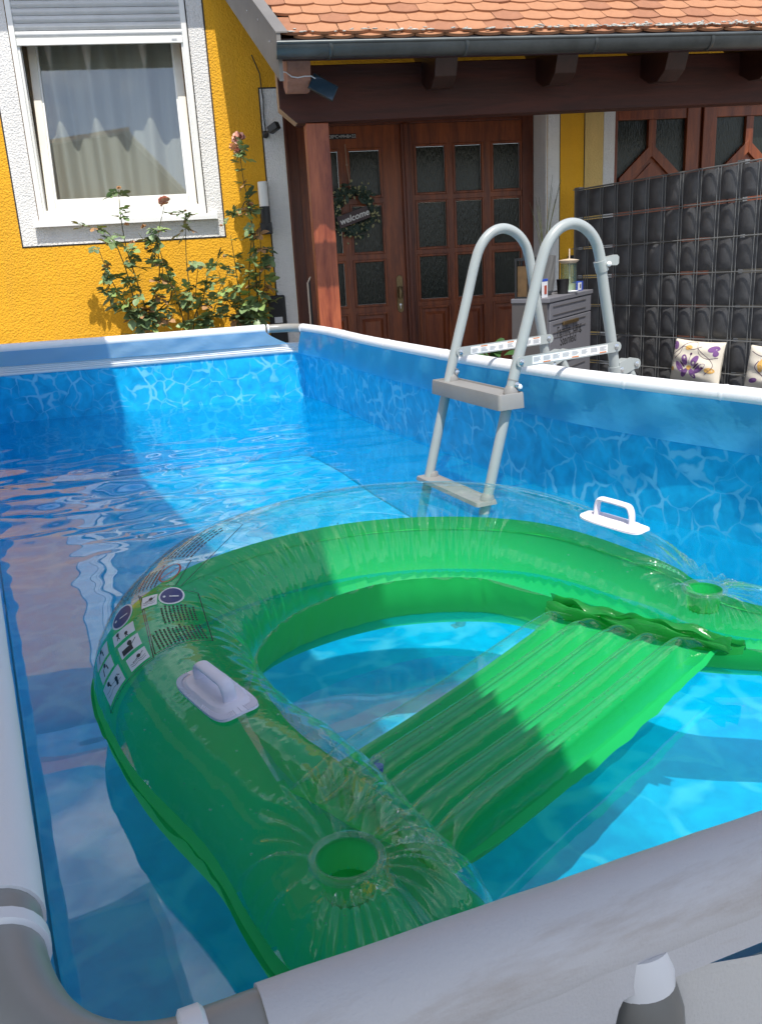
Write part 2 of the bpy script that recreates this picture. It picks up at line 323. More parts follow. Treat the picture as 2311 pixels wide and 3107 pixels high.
M['alu'] = pmat('white_sill_metal', (.78, .78, .78), .35)
M['rail'] = sheet('white_sleeve_vinyl', (.82, .82, .84), .10, .45, (.8, .8, .82), bump=(420, .0004), var=(7, (.66, .63, .60), .60, .80))
M['rail_stained_shaded'] = sheet('stained_shaded_sleeve_vinyl', (.58, .565, .575), .10, .45, (.8, .8, .82), bump=(420, .0005), var=(7, (.36, .29, .24), .54, .80, (.35, 2.2, 2.2)))  # same sleeve vinyl with stains; base colour also darkened to stand for shade
M['skirt'] = sheet('pale_blue_vinyl', (.36, .58, .78), .35, .32, (.10, .50, .86), bump=(14, .004))
M['skirt_side'] = sheet('backlit_blue_vinyl', (.10, .54, .83), .40, .22, (.03, .52, .92), bump=(14, .004))  # same vinyl as the other skirts; light coming through put into the colour
M['welt'] = sheet('white_welt_vinyl', (.80, .82, .85), .15, .4)
M['liner'] = liner_print()
M['floor'] = liner_print('liner_floor_print', (.003, .43, .74, 1), (.006, .58, .88, 1), (.24, .72, .93, 1), 4.6, 2.2)
M['outer'] = sheet('outer_grey_vinyl', (.62, .60, .58), .05, .5, bump=(300, .0006), var=(5, (.48, .44, .40), .55, .8))
M['elbow'] = pmat('grey_elbow_plastic', (.27, .265, .25), .33, var=(5, .12), rvar=.08)
M['leg'] = pmat('shaded_leg_plastic', (.15, .148, .14), .35, var=(5, .12))  # elbow plastic again, darkened in colour to stand for shade on the leg
M['collar'] = pmat('pale_collar_plastic', (.72, .72, .74), .35)
M['ladder'] = pmat('grey_ladder_enamel', (.34, .37, .37), .28, var=(5, .05), coat=.2)
M['step'] = pmat('grey_step_plastic', (.24, .235, .23), .45, var=(7, .10), rvar=.1)
M['screw'] = pmat('zinc_screw', (.62, .63, .65), .25, .9)
M['cap'] = pmat('white_cap_plastic', (.85, .85, .85), .35)
M['sticker'] = pmat('white_sticker', (.80, .80, .80), .45)
M['ink'] = pmat('black_ink', (.015, .015, .017), .5)
M['ink_grey'] = pmat('grey_ink', (.42, .43, .45), .5)
M['orange'] = pmat('orange_print', (.62, .17, .02), .5)
M['red'] = pmat('red_print', (.40, .07, .04), .5)
M['navy'] = pmat('navy_print', (.025, .035, .16), .4)
M['film'] = film('clear_pvc_film', (.975, .995, .985), .012, 1.50, bump=(13, .003), haze=.0005, hcol=(.50, .70, .70), edge=.30)
M['film_thick'] = film('clear_pvc_thick', (.86, .94, .92), .05, 1.5, bump=(40, .001), haze=.06, hcol=(.55, .75, .70), edge=.4)
M['green'] = sheet('green_pvc', (.020, .54, .135), .5, .45, (.10, .82, .22), bump=(9, .003), spec=.12)
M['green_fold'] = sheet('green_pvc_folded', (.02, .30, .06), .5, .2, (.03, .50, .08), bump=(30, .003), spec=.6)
M['handle'] = pmat('white_handle_vinyl', (.78, .74, .82), .38, var=(20, .03))
M['valve'] = pmat('blue_valve', (.02, .10, .55), .3)
M['fence'] = pmat('anthracite_pvc_strip', (.066, .067, .072), .48, var=(14, .3), bump=(500, .0004))
M['wire'] = pmat('anthracite_wire', (.20, .205, .21), .4, .3)
M['leafa'] = pmat('rose_leaf', (.17, .25, .11), .42, var=(40, .25), bump=(90, .001))
M['leafb'] = pmat('young_rose_leaf', (.25, .36, .12), .42, var=(40, .2), bump=(90, .001))
M['leafc'] = pmat('dark_rose_leaf', (.10, .155, .07), .45, var=(40, .25), bump=(90, .001))
M['stem'] = pmat('rose_stem', (.07, .075, .03), .6, var=(30, .4))
M['petal'] = pmat('pink_petal', (.72, .28, .24), .55, var=(60, .2), col2=(.80, .50, .36))
M['petal2'] = pmat('peach_petal', (.76, .45, .25), .6, var=(60, .25))
M['withered'] = pmat('withered_petal', (.36, .20, .09), .8, var=(60, .3))
M['cab'] = pmat('grey_cabinet_lacquer', (.15, .15, .17), .5, var=(3, .05))
M['cab_side'] = pmat('taupe_cabinet_side', (.085, .077, .077), .6, var=(3, .08))
M['black'] = pmat('black_plastic', (.016, .016, .017), .4)
M['blackm'] = pmat('matt_black', (.022, .023, .025), .75, bump=(60, .001))
M['solar'] = pmat('solar_cells', (.012, .035, .060), .22, coat=.5, var=(30, .2))
M['lampw'] = pmat('opal_lamp_glass', (.80, .80, .78), .3)
M['paper'] = pmat('white_paper', (.70, .71, .74), .7)
M['blue_box'] = pmat('blue_carton', (.03, .08, .45), .5)
M['tan'] = pmat('tan_wood', (.13, .075, .03), .6, var=(20, .25))
M['cream'] = pmat('cream_drink', (.55, .48, .34), .5)
M['lid'] = pmat('beige_lid', (.58, .48, .38), .5)
M['cloth'] = pmat('cream_cushion_cloth', (.74, .68, .58), .9, bump=(350, .0008))
M['purple'] = pmat('purple_print', (.20, .09, .27), .9)
M['plum'] = pmat('plum_print', (.09, .03, .10), .9)
M['ochre'] = pmat('ochre_print', (.72, .42, .12), .9)
M['wreath'] = pmat('eucalyptus_leaf', (.022, .045, .03), .6, var=(30, .3))
M['wreath_y'] = pmat('cream_leaf', (.34, .33, .17), .6, var=(30, .3))
M['signw'] = pmat('brown_sign_board', (.055, .034, .036), .6, var=(30, .25), stretch=(.2, 1, 1))
M['chalk'] = pmat('white_lettering', (.62, .62, .60), .8)
M['chalk_faint'] = pmat('faint_chalk', (.22, .10, .06), .9)
M['rope'] = pmat('jute_string', (.34, .23, .16), .9)
M['ground'] = pmat('concrete_paving', (.26, .25, .235), .9, var=(3, .2), bump=(60, .003))
M['awning'] = sheet('awning_cloth', (.42, .41, .39), .06, .9, spec=.1)
M['water'] = water_mat()
M['plant'] = pmat('dark_pot_plant_leaf', (.045, .11, .03), .45, var=(30, .3))
M['terracotta'] = pmat('grey_pot', (.12, .12, .12), .7)
def pane_mat():
    mt, n, l = nodes('ribbed_door_glass')
    out = n.new('ShaderNodeOutputMaterial'); b = n.new('ShaderNodeBsdfPrincipled'); l.new(b.outputs[0], out.inputs[0])
    b.inputs['Base Color'].default_value = (.016, .021, .018, 1); b.inputs['Roughness'].default_value = .2; b.inputs['Specular IOR Level'].default_value = .35
    tcn = n.new('ShaderNodeTexCoord'); mp = n.new('ShaderNodeMapping'); mp.inputs['Scale'].default_value = (1, 1, .16); l.new(tcn.outputs['Object'], mp.inputs['Vector'])
    nz = n.new('ShaderNodeTexNoise'); nz.inputs['Scale'].default_value = 130; nz.inputs['Detail'].default_value = 2; l.new(mp.outputs[0], nz.inputs['Vector'])
    bp = n.new('ShaderNodeBump'); bp.inputs['Distance'].default_value = .004; l.new(nz.outputs['Fac'], bp.inputs['Height']); l.new(bp.outputs[0], b.inputs['Normal'])
    return mt
M['pane'] = pane_mat()
# ------------------------------------------------------------------ ground
g = MB(); g.add([(-60, -60, GZ), (60, -60, GZ), (60, 60, GZ), (-60, 60, GZ)], [(0, 1, 2, 3)])
go = g.build('ground', M['ground']); go['kind'] = 'structure'; go['label'] = 'grey concrete paving around the pool'
# ------------------------------------------------------------------ pool
def catmull(C, mm):
    C = np.asarray(C, float); n = len(C); E = np.vstack([2 * C[0] - C[1], C, 2 * C[-1] - C[-2]]); out = []
    for i in range(n - 1):
        p0, p1, p2, p3 = E[i:i + 4]
        for t in np.linspace(0, 1, mm, endpoint=(i == n - 2)):
            out.append(.5 * ((2 * p1) + (-p0 + p2) * t + (2 * p0 - 5 * p1 + 4 * p2 - p3) * t * t + (-p0 + 3 * p1 - 3 * p2 + p3) * t ** 3))
    return np.array(out)
def arc3(p0, pc, p1, n=10):
    p0, pc, p1 = map(np.asarray, (p0, pc, p1))
    return [(1 - t) ** 2 * p0 + 2 * t * (1 - t) * pc + t * t * p1 for t in np.linspace(0, 1, n)]
AB = [(0.0, .205), (-.004, 1.2), (-.006, 2.6), (0.0, 5.08)]
BC = [(.17, 5.225), (.935, 5.06), (1.735, 4.925)]
CD = [(1.927, 4.73), (1.938, 4.338), (1.893, 3.75), (1.879, 3.352), (1.874, 2.95), (1.875, 2.594), (1.895, 2.25), (1.923, 1.933), (1.972, 1.62), (2.030, 1.338), (2.065, .9), (2.075, .20)]
AD = [(.150, .014), (.60, -.018), (1.2, -.058), (1.93, -.10)]
pool = thing('swimming_pool', 'rectangular above-ground pool with white tubular rails and blue water-print liner', 'pool', (1.0, 2.5, GZ))
POOL = []
def pp_(mb, name, mat, parent=pool, smooth=40, label=None):
    o = mb.build(name, mat, None, smooth, label=label); o['__w'] = 1
    o.parent = parent; o.matrix_parent_inverse = Matrix.Translation((-1.0, -2.5, -GZ)) if parent == pool else Matrix.Identity(4)
    del o['__w']; POOL.append(o); return o
def rail3(P, r, sag=0.0, wob=0.0, n=28, z0=0.0):
    C = catmull(P, 14); mb = MB(); k = len(C)
    path = [(p[0], p[1], z0) for p in C]
    rr = [r * (1 + wob * math.sin(i * 1.9) * math.sin(i * .63)) for i in range(k)]
    return mb.tube(path, rr, n)
sleeve = {}
for nm, P, r, mat in (('AB', AB, .036, 'rail'), ('BC', BC, .030, 'rail'), ('CD', CD, .0285, 'rail'), ('AD', AD, .036, 'rail_stained_shaded')):
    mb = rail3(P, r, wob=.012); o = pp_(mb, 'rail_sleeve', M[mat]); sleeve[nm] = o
# sleeve wrinkles at the joins on the ladder side rail
for (i0, y) in ((0, 4.10), (1, 4.22), (2, 3.45), (3, 2.86), (4, 1.78), (5, 1.45)):
    C = catmull(CD, 40); k = int(np.argmin(abs(C[:, 1] - y)))
    mb = MB(); a = C[k - 1]; b = C[k + 1]; cc = C[k]; t = (b - a) / np.linalg.norm(b - a)
    mb.tube([(cc[0] - t[0] * .010, cc[1] - t[1] * .010, 0), (cc[0] - t[0] * .003, cc[1] - t[1] * .003, 0), (cc[0] + t[0] * .004, cc[1] + t[1] * .004, 0), (cc[0] + t[0] * .010, cc[1] + t[1] * .010, 0)], [.0280, .0297, .0300, .0280], 24, False)
    pp_(mb, 'sleeve_fold', M['rail'])
# corner elbows with collars
def elbow(p0, pc, p1, r, d0, d1, big=False):
    e = MB().tube([(*p, 0) for p in arc3(p0, pc, p1, 14)], r, 28); eo = pp_(e, 'corner_elbow', M['elbow'])
    for p, d in ((p0, d0), (p1, d1)):
        p = np.asarray(p); d = np.asarray(d) / np.linalg.norm(d)
        if big:
            c = MB().tube([(*(p - d * .012), 0), (*(p - d * .010), 0), (*(p + d * .002), 0), (*(p + d * .005), 0)], [r * 1.02, r * 1.13, r * 1.13, r * 1.02], 28); pp_(c, 'collar_ring', M['collar'])
            c = MB().tube([(*(p + d * .005), 0), (*(p + d * .050), 0)], [r * 1.03, r * 1.03], 28); pp_(c, 'socket', M['elbow'])
        else:
            c = MB().tube([(*(p - d * .004), 0), (*(p + d * .008), 0)], [r * 1.10, r * 1.10], 24); pp_(c, 'collar_ring', M['collar'])
    return eo
elbow((.0, .178), (.004, .026), (.112, .016), .0325, (0, 1), (1, -.05), True)
elbow((1.755, 4.922), (1.905, 4.905), (1.926, 4.75), .0265, (-1, .17), (0, -1))
elbow((0.0, 5.09), (.01, 5.25), (.16, 5.228), .0265, (0, -1), (1, -.2))
elbow((1.94, -.10), (2.075, -.10), (2.075, .19), .0300, (-1, .05), (0, 1))
# liner wall (closed loop), white-ribbed top edge, floor
loopC = [(.02, .02)] + [tuple(p) for p in ((.0, 1.2), (0, 2.6), (0, 5.0))] + [(.03, 5.20), (.12, 5.24), (.935, 5.068), (1.735, 4.93), (1.88, 4.905), (1.935, 4.86), (1.945, 4.74)] + [(p[0] + .006, p[1]) for p in CD[1:]] + [(2.06, -.05), (1.97, -.09), (1.2, -.04), (.6, .0)]
def wall_loop(z):
    return [(p[0], p[1], z) for p in loopC]
lm = MB(); zs = [-.157, -.30, -.44, -.7, GZ + .02]; nL = len(loopC)
vs = []
for z in zs:
    bul = .02 * math.sin(math.pi * min(1, max(0, (-.17 - z) / .75)))
    for (x, y) in loopC:
        dx, dy = x - 1.0, y - 2.5
        vs.append((x + bul * (1 if dx > .7 else -1 if dx < -.7 else 0), y + bul * (1 if dy > 2 else -1 if dy < -2 else 0), z))
lm.add(vs, [(i * nL + k, i * nL + (k + 1) % nL, (i + 1) * nL + (k + 1) % nL, (i + 1) * nL + k) for i in range(len(zs) - 1) for k in range(nL)])
pp_(lm, 'liner_wall', M['liner'], smooth=30)
fl = MB(); fl.add([(p[0] * 1.0, p[1], GZ + .021) for p in loopC], [tuple(range(nL))]); pp_(fl, 'liner_floor', M['floor'], smooth=None)
# ribbed white weld band standing on the printed wall
prof = [(-.094, 0)]
for k in range(4): prof += [(-.098 - k * .0115, .0055), (-.103 - k * .0115, .0055), (-.1055 - k * .0115, .0005)]
prof += [(-.142, .004), (-.156, .004), (-.1585, 0)]
def inward(i):
    p = np.array(loopC[i]); a = np.array(loopC[i - 1]); b = np.array(loopC[(i + 1) % nL]); t = (b - a) / np.linalg.norm(b - a)
    n = np.array([t[1], -t[0]])
    return n if n @ (np.array([1.0, 2.5]) - p) > 0 else -n
INW = [inward(i) for i in range(nL)]
wb_ = MB(); vs = []
for (z, d) in prof:
    for i, (x, y) in enumerate(loopC): vs.append((x + INW[i][0] * (d + .002), y + INW[i][1] * (d + .002), z))
wb_.add(vs, [(i * nL + k, i * nL + (k + 1) % nL, (i + 1) * nL + (k + 1) % nL, (i + 1) * nL + k) for i in range(len(prof) - 1) for k in range(nL)])
pp_(wb_, 'weld_band', M['welt'], smooth=60)
# inner skirts: hang from the sleeves down to the weld band
def skirt(P, ext0, ext1, r, zb=-.100, off=.010, name='inner_skirt', wob=.004, seed=0):
    C = catmull(P, 24); L = np.concatenate([[0], np.cumsum(np.linalg.norm(np.diff(C, axis=0), axis=1))]); T = L[-1]
    def pos(s):
        if s < 0: d = (C[1] - C[0]) / np.linalg.norm(C[1] - C[0]); return C[0] + d * s, d
        if s > T: d = (C[-1] - C[-2]) / np.linalg.norm(C[-1] - C[-2]); return C[-1] + d * (s - T), d
        p = np.array([np.interp(s, L, C[:, 0]), np.interp(s, L, C[:, 1])]); q = np.array([np.interp(min(s + .01, T), L, C[:, 0]), np.interp(min(s + .01, T), L, C[:, 1])]); a = np.array([np.interp(max(s - .01, 0), L, C[:, 0]), np.interp(max(s - .01, 0), L, C[:, 1])])
        return p, (q - a) / np.linalg.norm(q - a)
    def fn(a, b):
        e = b ** 1.4
        s = -ext0 * e + a * (T + (ext0 + ext1) * e)
        p, t = pos(s); n = np.array([t[1], -t[0]])
        if n @ (np.array([1.0, 2.5]) - p) < 0: n = -n
        d = r * .93 * (1 - b) + off * b + wob * math.sin(s * 9 + seed) * math.sin(s * 23 + 2 * b + seed) * math.sin(math.pi * b)
        return (p[0] + n[0] * d, p[1] + n[1] * d, -.012 + (zb + .012) * b)
    return MB().grid(fn, 110, 8)
pp_(skirt(BC, .05, .14, .030, seed=1), 'inner_skirt', M['skirt'], smooth=60)
pp_(skirt(CD, .10, .05, .0285, seed=2, zb=-.160, off=.014, wob=.011), 'inner_skirt', M['skirt_side'], smooth=60)
pp_(skirt(AB[:1] + AB[1:], -.02, .05, .036, seed=3), 'inner_skirt', M['skirt'], smooth=60)
pp_(skirt(AD, .05, .05, .036, seed=4), 'inner_skirt', M['skirt'], smooth=60)
# outer side of the nearest rail: hanging sleeve, slot, outer wall, leg with its cap
lx = .408
def rail_y(x): return float(np.interp(x, [p[0] for p in AD], [p[1] for p in AD]))
def ramp(x, a, b): t = min(1, max(0, (x - a) / (b - a))); return t * t * (3 - 2 * t)
def osk(a, b):
    x = .20 + a * 1.72; y = rail_y(x); low = -.16 + .134 * ramp(x, lx - .058, lx - .028)
    bul = .010 * math.exp(-((x - lx + .07) / .03) ** 2)
    return (x, y - .0355 - (.004 + bul) * b, -.004 + (low + .004) * b)
pp_(MB().grid(osk, 420, 8), 'outer_sleeve', M['rail_stained_shaded'], smooth=60)
def owl(a, b):
    x = .04 + a * 1.98; y = rail_y(x); z0 = -.09 + .062 * ramp(x, lx - .03, lx + .022) - .20 * max(0, min(.12, x - lx - .022))
    return (x, y - .033 - .05 * b + .002 * math.sin(x * 21), z0 + (GZ + .02 - z0) * b)
pp_(MB().grid(owl, 300, 10), 'outer_wall', M['outer'], smooth=60)
for P, sx, sy in ((AB, -1, 0), (BC, 0, 1), (CD, 1, 0)):
    C = catmull(P, 10); k = len(C) - 1
    pp_(MB().grid(lambda a, b: (np.interp(a * k, range(k + 1), C[:, 0]) + sx * (.032 + .05 * b), np.interp(a * k, range(k + 1), C[:, 1]) + sy * (.032 + .05 * b), -.015 + (GZ + .035) * b), 40, 6), 'outer_wall', M['outer'], smooth=60)
ly = rail_y(lx) - .021
pp_(MB().tube([(lx, ly + .004, -.012), (lx, ly, -.024), (lx, ly - .001, -.036)], [.0235, .0250, .0252], 28), 'leg_cap', M['collar'])
pp_(MB().tube([(lx, ly - .001, -.033), (lx, ly - .003, -.043), (lx, ly - .006, -.054), (lx, ly - .12, GZ + .005)], [.0235, .0265, .0285, .0285], 28), 'leg', M['leg'])
for (x, y, dx, dy) in ((-.09, 1.6, -1, 0), (-.09, 3.6, -1, 0), (2.02, 3.1, 1, 0), (2.03, 1.5, 1, 0), (.95, 5.16, 0, 1), (1.6, -.16, 0, -1)):
    pp_(MB().tube([(x, y, -.03), (x + dx * .12, y + dy * .12, GZ)], .024, 16), 'leg', M['elbow'])
# ------------------------------------------------------------------ float geometry (needed for the water cut)
FC = np.array([(.455, .30, .13), (.405, .47, .143), (.385, .70, .148), (.322, 1.01, .152), (.345, 1.35, .170), (.571, 1.60, .195), (.944, 1.665, .200), (1.263, 1.512, .190), (1.395, 1.23, .165), (1.435, 1.06, .142), (1.49, .95, .118), (1.58, .855, .098), (1.70, .77, .092), (1.80, .70, .085)])
FC[:, :2] = CAMP[:2] + .968 * (FC[:, :2] - CAMP[:2]); FC[:, 2] *= .968
_f = catmull(FC, 40); _l = np.concatenate([[0], np.cumsum(np.linalg.norm(np.diff(_f[:, :2], axis=0), axis=1))]); FLEN = _l[-1]; FLEN0 = 3.006
def fcenter(u):
    s = min(max(u, 0), 1) * FLEN
    c = [np.interp(s, _l, _f[:, k]) for k in range(3)]
    e = .01; a = np.array([np.interp(max(s - e, 0), _l, _f[:, k]) for k in range(2)]); b = np.array([np.interp(min(s + e, FLEN), _l, _f[:, k]) for k in range(2)])
    T = (b - a) / np.linalg.norm(b - a); N = np.array([-T[1], T[0], 0]); r = c[2]; e0 = .10 / FLEN
    if u < e0: r *= math.sqrt(max(1e-4, 1 - ((e0 - u) / e0) ** 2))
    if u > 1 - e0: r *= math.sqrt(max(1e-4, 1 - ((u - 1 + e0) / e0) ** 2))
    return np.array([c[0], c[1], WZ + .58 * c[2]]), N, r
UP = np.array([0, 0, 1.0])
def fsurf(u, ph, off=0.0):
    P, N, r = fcenter(u); return P + (r + off) * (math.cos(ph) * N + math.sin(ph) * UP)
# ------------------------------------------------------------------ water: one rippled sheet
wv = [(random.uniform(0, 2 * math.pi), 2 * math.pi / random.uniform(.07, .42), random.uniform(0, 6.28)) for _ in range(26)]
def ripple(x, y):
    h = 0
    for a, k, p in wv:
        h += math.sin(k * (x * math.cos(a) * .55 + y * (1.0 if math.sin(a) > 0 else -1) * (.5 + .5 * abs(math.sin(a)))) + p) / k
    act = .045 + .16 * min(1, max(0, (y - 1.9) / .5)) + 1.0 * math.exp(-((y - 3.0) / .55) ** 2 - ((x - .6) / .8) ** 2) + .28 * math.exp(-((y - 3.6) / 1.0) ** 2) + .25 * math.exp(-((x - 1.5) / .5) ** 2 - ((y - .6) / .7) ** 2)
    return h * .030 * act
NX, NY = 150, 380
fxy = np.array([fcenter(u)[0][:2] for u in np.linspace(.02, .98, 160)]); frr = np.array([fcenter(u)[2] for u in np.linspace(.02, .98, 160)])
def wfn(a, b):
    x = .005 + a * (1.0 * 2.06); y = -.085 + b * 5.32
    return (x, y, WZ + ripple(x, y))
inner_poly = np.array(loopC)
def inside(x, y):
    c = False; j = nL - 1
    for i in range(nL):
        xi, yi = inner_poly[i]; xj, yj = inner_poly[j]
        if (yi > y) != (yj > y) and x < (xj - xi) * (y - yi) / (yj - yi) + xi: c = not c
        j = i
    return c
def wkeep(i, j, q):
    x = sum(p[0] for p in q) / 4; y = sum(p[1] for p in q) / 4
    if not inside(x, y):
        if not any(inside(p[0], p[1]) for p in q): return False
    d = np.hypot(fxy[:, 0] - x, fxy[:, 1] - y) - frr * .70
    return d.min() > 0
wo_ = MB().grid(wfn, NX, NY, wkeep).build('water', M['water'], None, 180); wo_['kind'] = 'structure'; wo_['label'] = 'clear rippled blue pool water'
# ------------------------------------------------------------------ pool ladder
yN, yF = 2.06, 2.46
def c2(x, y): return 1200 + x / 2.065, 600 + y / 2.065
lad = thing('pool_ladder', 'grey tubular pool ladder with two arched handrails standing over the pool rail', 'ladder', (1.9, 2.26, GZ))
def lp(mb, name, mat, parent=lad, smooth=40):
    o = mb.build(name, mat, None, smooth); o.parent = parent
    o.matrix_parent_inverse = Matrix.Translation((-1.9, -2.26, -GZ)) if parent == lad else Matrix.Identity(4); return o
# side profile of a handrail in (x, z)
prof = [(1.515, -.62), (1.585, -.36), (1.690, .02), (1.757, .24), (1.800, .385), (1.828, .447), (1.870, .488), (1.922, .503), (1.974, .488), (2.016, .450), (2.040, .395), (2.062, .28), (2.098, .11), (2.118, .0), (2.135, -.09)]
rails_ = []
for y in (yN, yF):
    dx = 0.0 if y == yN else -.012
    P = catmull([(x + dx, z) for x, z in prof], 8)
    o = lp(MB().tube([(p[0], y, p[1]) for p in P], .0185, 18, up=(0, 1, 0)), 'handrail', M['ladder']); rails_.append(o)
def inner_x(z): return float(np.interp(z, [p[1] for p in prof[:7]], [p[0] for p in prof[:7]]))
def outer_x(z): return float(np.interp(-z, [-p[1] for p in prof[8:]], [p[0] for p in prof[8:]]))
# submerged lower legs are part of the rails; treads
def tread(z, w0, w1, d, h, lip):
    xc = inner_x(z) - .006; mb = MB()
    def r(x, y): return (x, y)
    y0, y1 = yN - w0, yF + w1; x0, x1 = xc - d * .62, xc + d * .38
    prof_ = []
    n = 6
    for (cx, cyy, a0) in ((x1 - .012, y1 - .012, 0), (x0 + .012, y1 - .012, 90), (x0 + .012, y0 + .012, 180), (x1 - .012, y0 + .012, 270)):
        for k in range(n): a = R_(a0 + 90 * k / (n - 1)); prof_.append((cx + .012 * math.cos(a), cyy + .012 * math.sin(a)))
    cx, cyy = (x0 + x1) / 2, (y0 + y1) / 2
    ringz = [(z - h, 1.0, 1.0), (z - .004, .965, .988), (z, .94, .98), (z, .86, .955), (z - lip, .84, .95)]
    vs = []
    for zz, sx, sy in ringz: vs += [(cx + (p[0] - cx) * sx, cyy + (p[1] - cyy) * sy, zz) for p in prof_]
    N_ = len(prof_)
    mb.add(vs, [(i * N_ + k, i * N_ + (k + 1) % N_, (i + 1) * N_ + (k + 1) % N_, (i + 1) * N_ + k) for i in range(len(ringz) - 1) for k in range(N_)] + [tuple(range(4 * N_, 5 * N_)), tuple(range(N_))[::-1]])
    return mb
t1 = lp(tread(-.030, .040, .040, .105, .052, .006), 'tread', M['step'])
t2 = lp(tread(-.392, .030, .030, .085, .014, .002), 'tread', M['step'])
for y in (yN, yF):
    for z in (-.030, -.392):
        lp(MB().tube([(inner_x(z - .002), y, z - .008), (inner_x(z + .006), y, z + .006), (inner_x(z + .02), y, z + .018)], [.026, .025, .019], 18), 'tread_socket', M['step'])
    lp(MB().tube([(inner_x(.005), y, .006), (inner_x(.010), y, .010)], [.0192, .0192], 18), 'tube_joint', M['step'])
# flat cross bars with warning stickers
for y in (yN, yF):
    z0, z1 = .070, .082
    xa, xb = inner_x(.075) - .004, outer_x(.075) + .004
    yb = y - .022
    b = MB(); n = 8
    pts = []
    for k in range(n): a = R_(90 + 180 * k / (n - 1)); pts.append((xa + .016 * math.cos(a), z0 + .0175 * math.sin(a)))
    for k in range(n): a = R_(-90 + 180 * k / (n - 1)); pts.append((xb + .016 * math.cos(a), z1 + .0175 * math.sin(a)))
    b.prism(pts, lambda p, q, d: (p, d, q), yb - .002, yb + .002)
    bar = lp(b, 'cross_bar', M['ladder'])
    sx0, sx1 = xa + .045, xb - .045
    f = lambda x: z0 + (z1 - z0) * (x - xa) / (xb - xa)
    st = MB(); st.add([(sx0, yb - .0026, f(sx0) - .0135), (sx1, yb - .0026, f(sx1) - .0135), (sx1, yb - .0026, f(sx1) + .0135), (sx0, yb - .0026, f(sx0) + .0135)], [(0, 1, 2, 3)])
    lp(st, 'sticker', M['sticker'], bar, None)
    tx = MB(); og = MB(); flip = 1 if y == yN else -1
    nb = 8
    for k in range(nb):
        a = sx0 + (sx1 - sx0) * (k + .12) / nb; bb = sx0 + (sx1 - sx0) * (k + .86) / nb
        for j in range(5):
            zz = .0085 * flip - flip * j * .0032
            e = bb - (bb - a) * random.choice((0, .1, .3))
            tx.add([(a, yb - .0031, f(a) + zz - .0009), (e, yb - .0031, f(e) + zz - .0009), (e, yb - .0031, f(e) + zz + .0009), (a, yb - .0031, f(a) + zz + .0009)], [(0, 1, 2, 3)])
        if k in (1, 4, 7):
            zz = -.0105 * flip
            og.add([(a, yb - .0031, f(a) + zz - .0018), (bb, yb - .0031, f(bb) + zz - .0018), (bb, yb - .0031, f(bb) + zz + .0018), (a, yb - .0031, f(a) + zz + .0018)], [(0, 1, 2, 3)])
    lp(tx, 'warning_text', M['ink_grey'], bar, None)['kind'] = 'stuff'; lp(og, 'orange_print', M['orange'], bar, None)['kind'] = 'stuff'
    for x, z in ((inner_x(.07), .07), (outer_x(.082), .083), (inner_x(.0) + .004, -.005)):
        lp(MB().lathe([(.0095, 0), (.0095, .002), (.0065, .0035), (.005, .007), (.0001, .0085)], (x, y - .020 - (.004 if z > .05 else 0), z), 12, Matrix.Rotation(R_(90), 3, 'X')), 'screw', M['screw'])
    for x, z in ((inner_x(.082), .083), (inner_x(.02), -.0)):
        lp(MB().lathe([(.0075, 0), (.0085, .004), (.0065, .009), (.0001, .011)], (x, y + .018, z), 12, Matrix.Rotation(R_(-90), 3, 'X')), 'screw_cap', M['cap'])
lp(MB().lathe([(.0075, 0), (.0095, .005), (.007, .011), (.0001, .013)], (inner_x(-.01) + .016, yN - .018, -.012), 12, Matrix.Rotation(R_(90), 3, 'X')), 'screw_cap', M['cap'])
# clamp near the arch of the near handrail
cx, cz = outer_x(.385), .385
def clampblock(cx, cz, y, hgt, ln, nm):
    mb = MB().tube([(cx - .004, y, cz + hgt / 2), (cx + .008, y, cz - hgt / 2)], .0225, 18)
    o = lp(mb, nm, M['ladder'])
    return o
cb = clampblock(cx + .003, .360, yN, .036, .05, 'safety_clamp')
b = MB(); b.prism([(0, -.013), (.052, -.016), (.060, -.010), (.060, .012), (.052, .019), (0, .012)], lambda p, q, d: (cx + .012 + p, d, .375 + q), yN - .012, yN + .012); lp(b, 'clamp_tongue', M['ladder'], cb)
lp(MB().lathe([(.008, 0), (.009, .006), (.006, .010), (.0001, .0115)], (cx + .018, yN - .022, .366), 12, Matrix.Rotation(R_(90), 3, 'X')), 'screw_cap', M['cap'], cb)
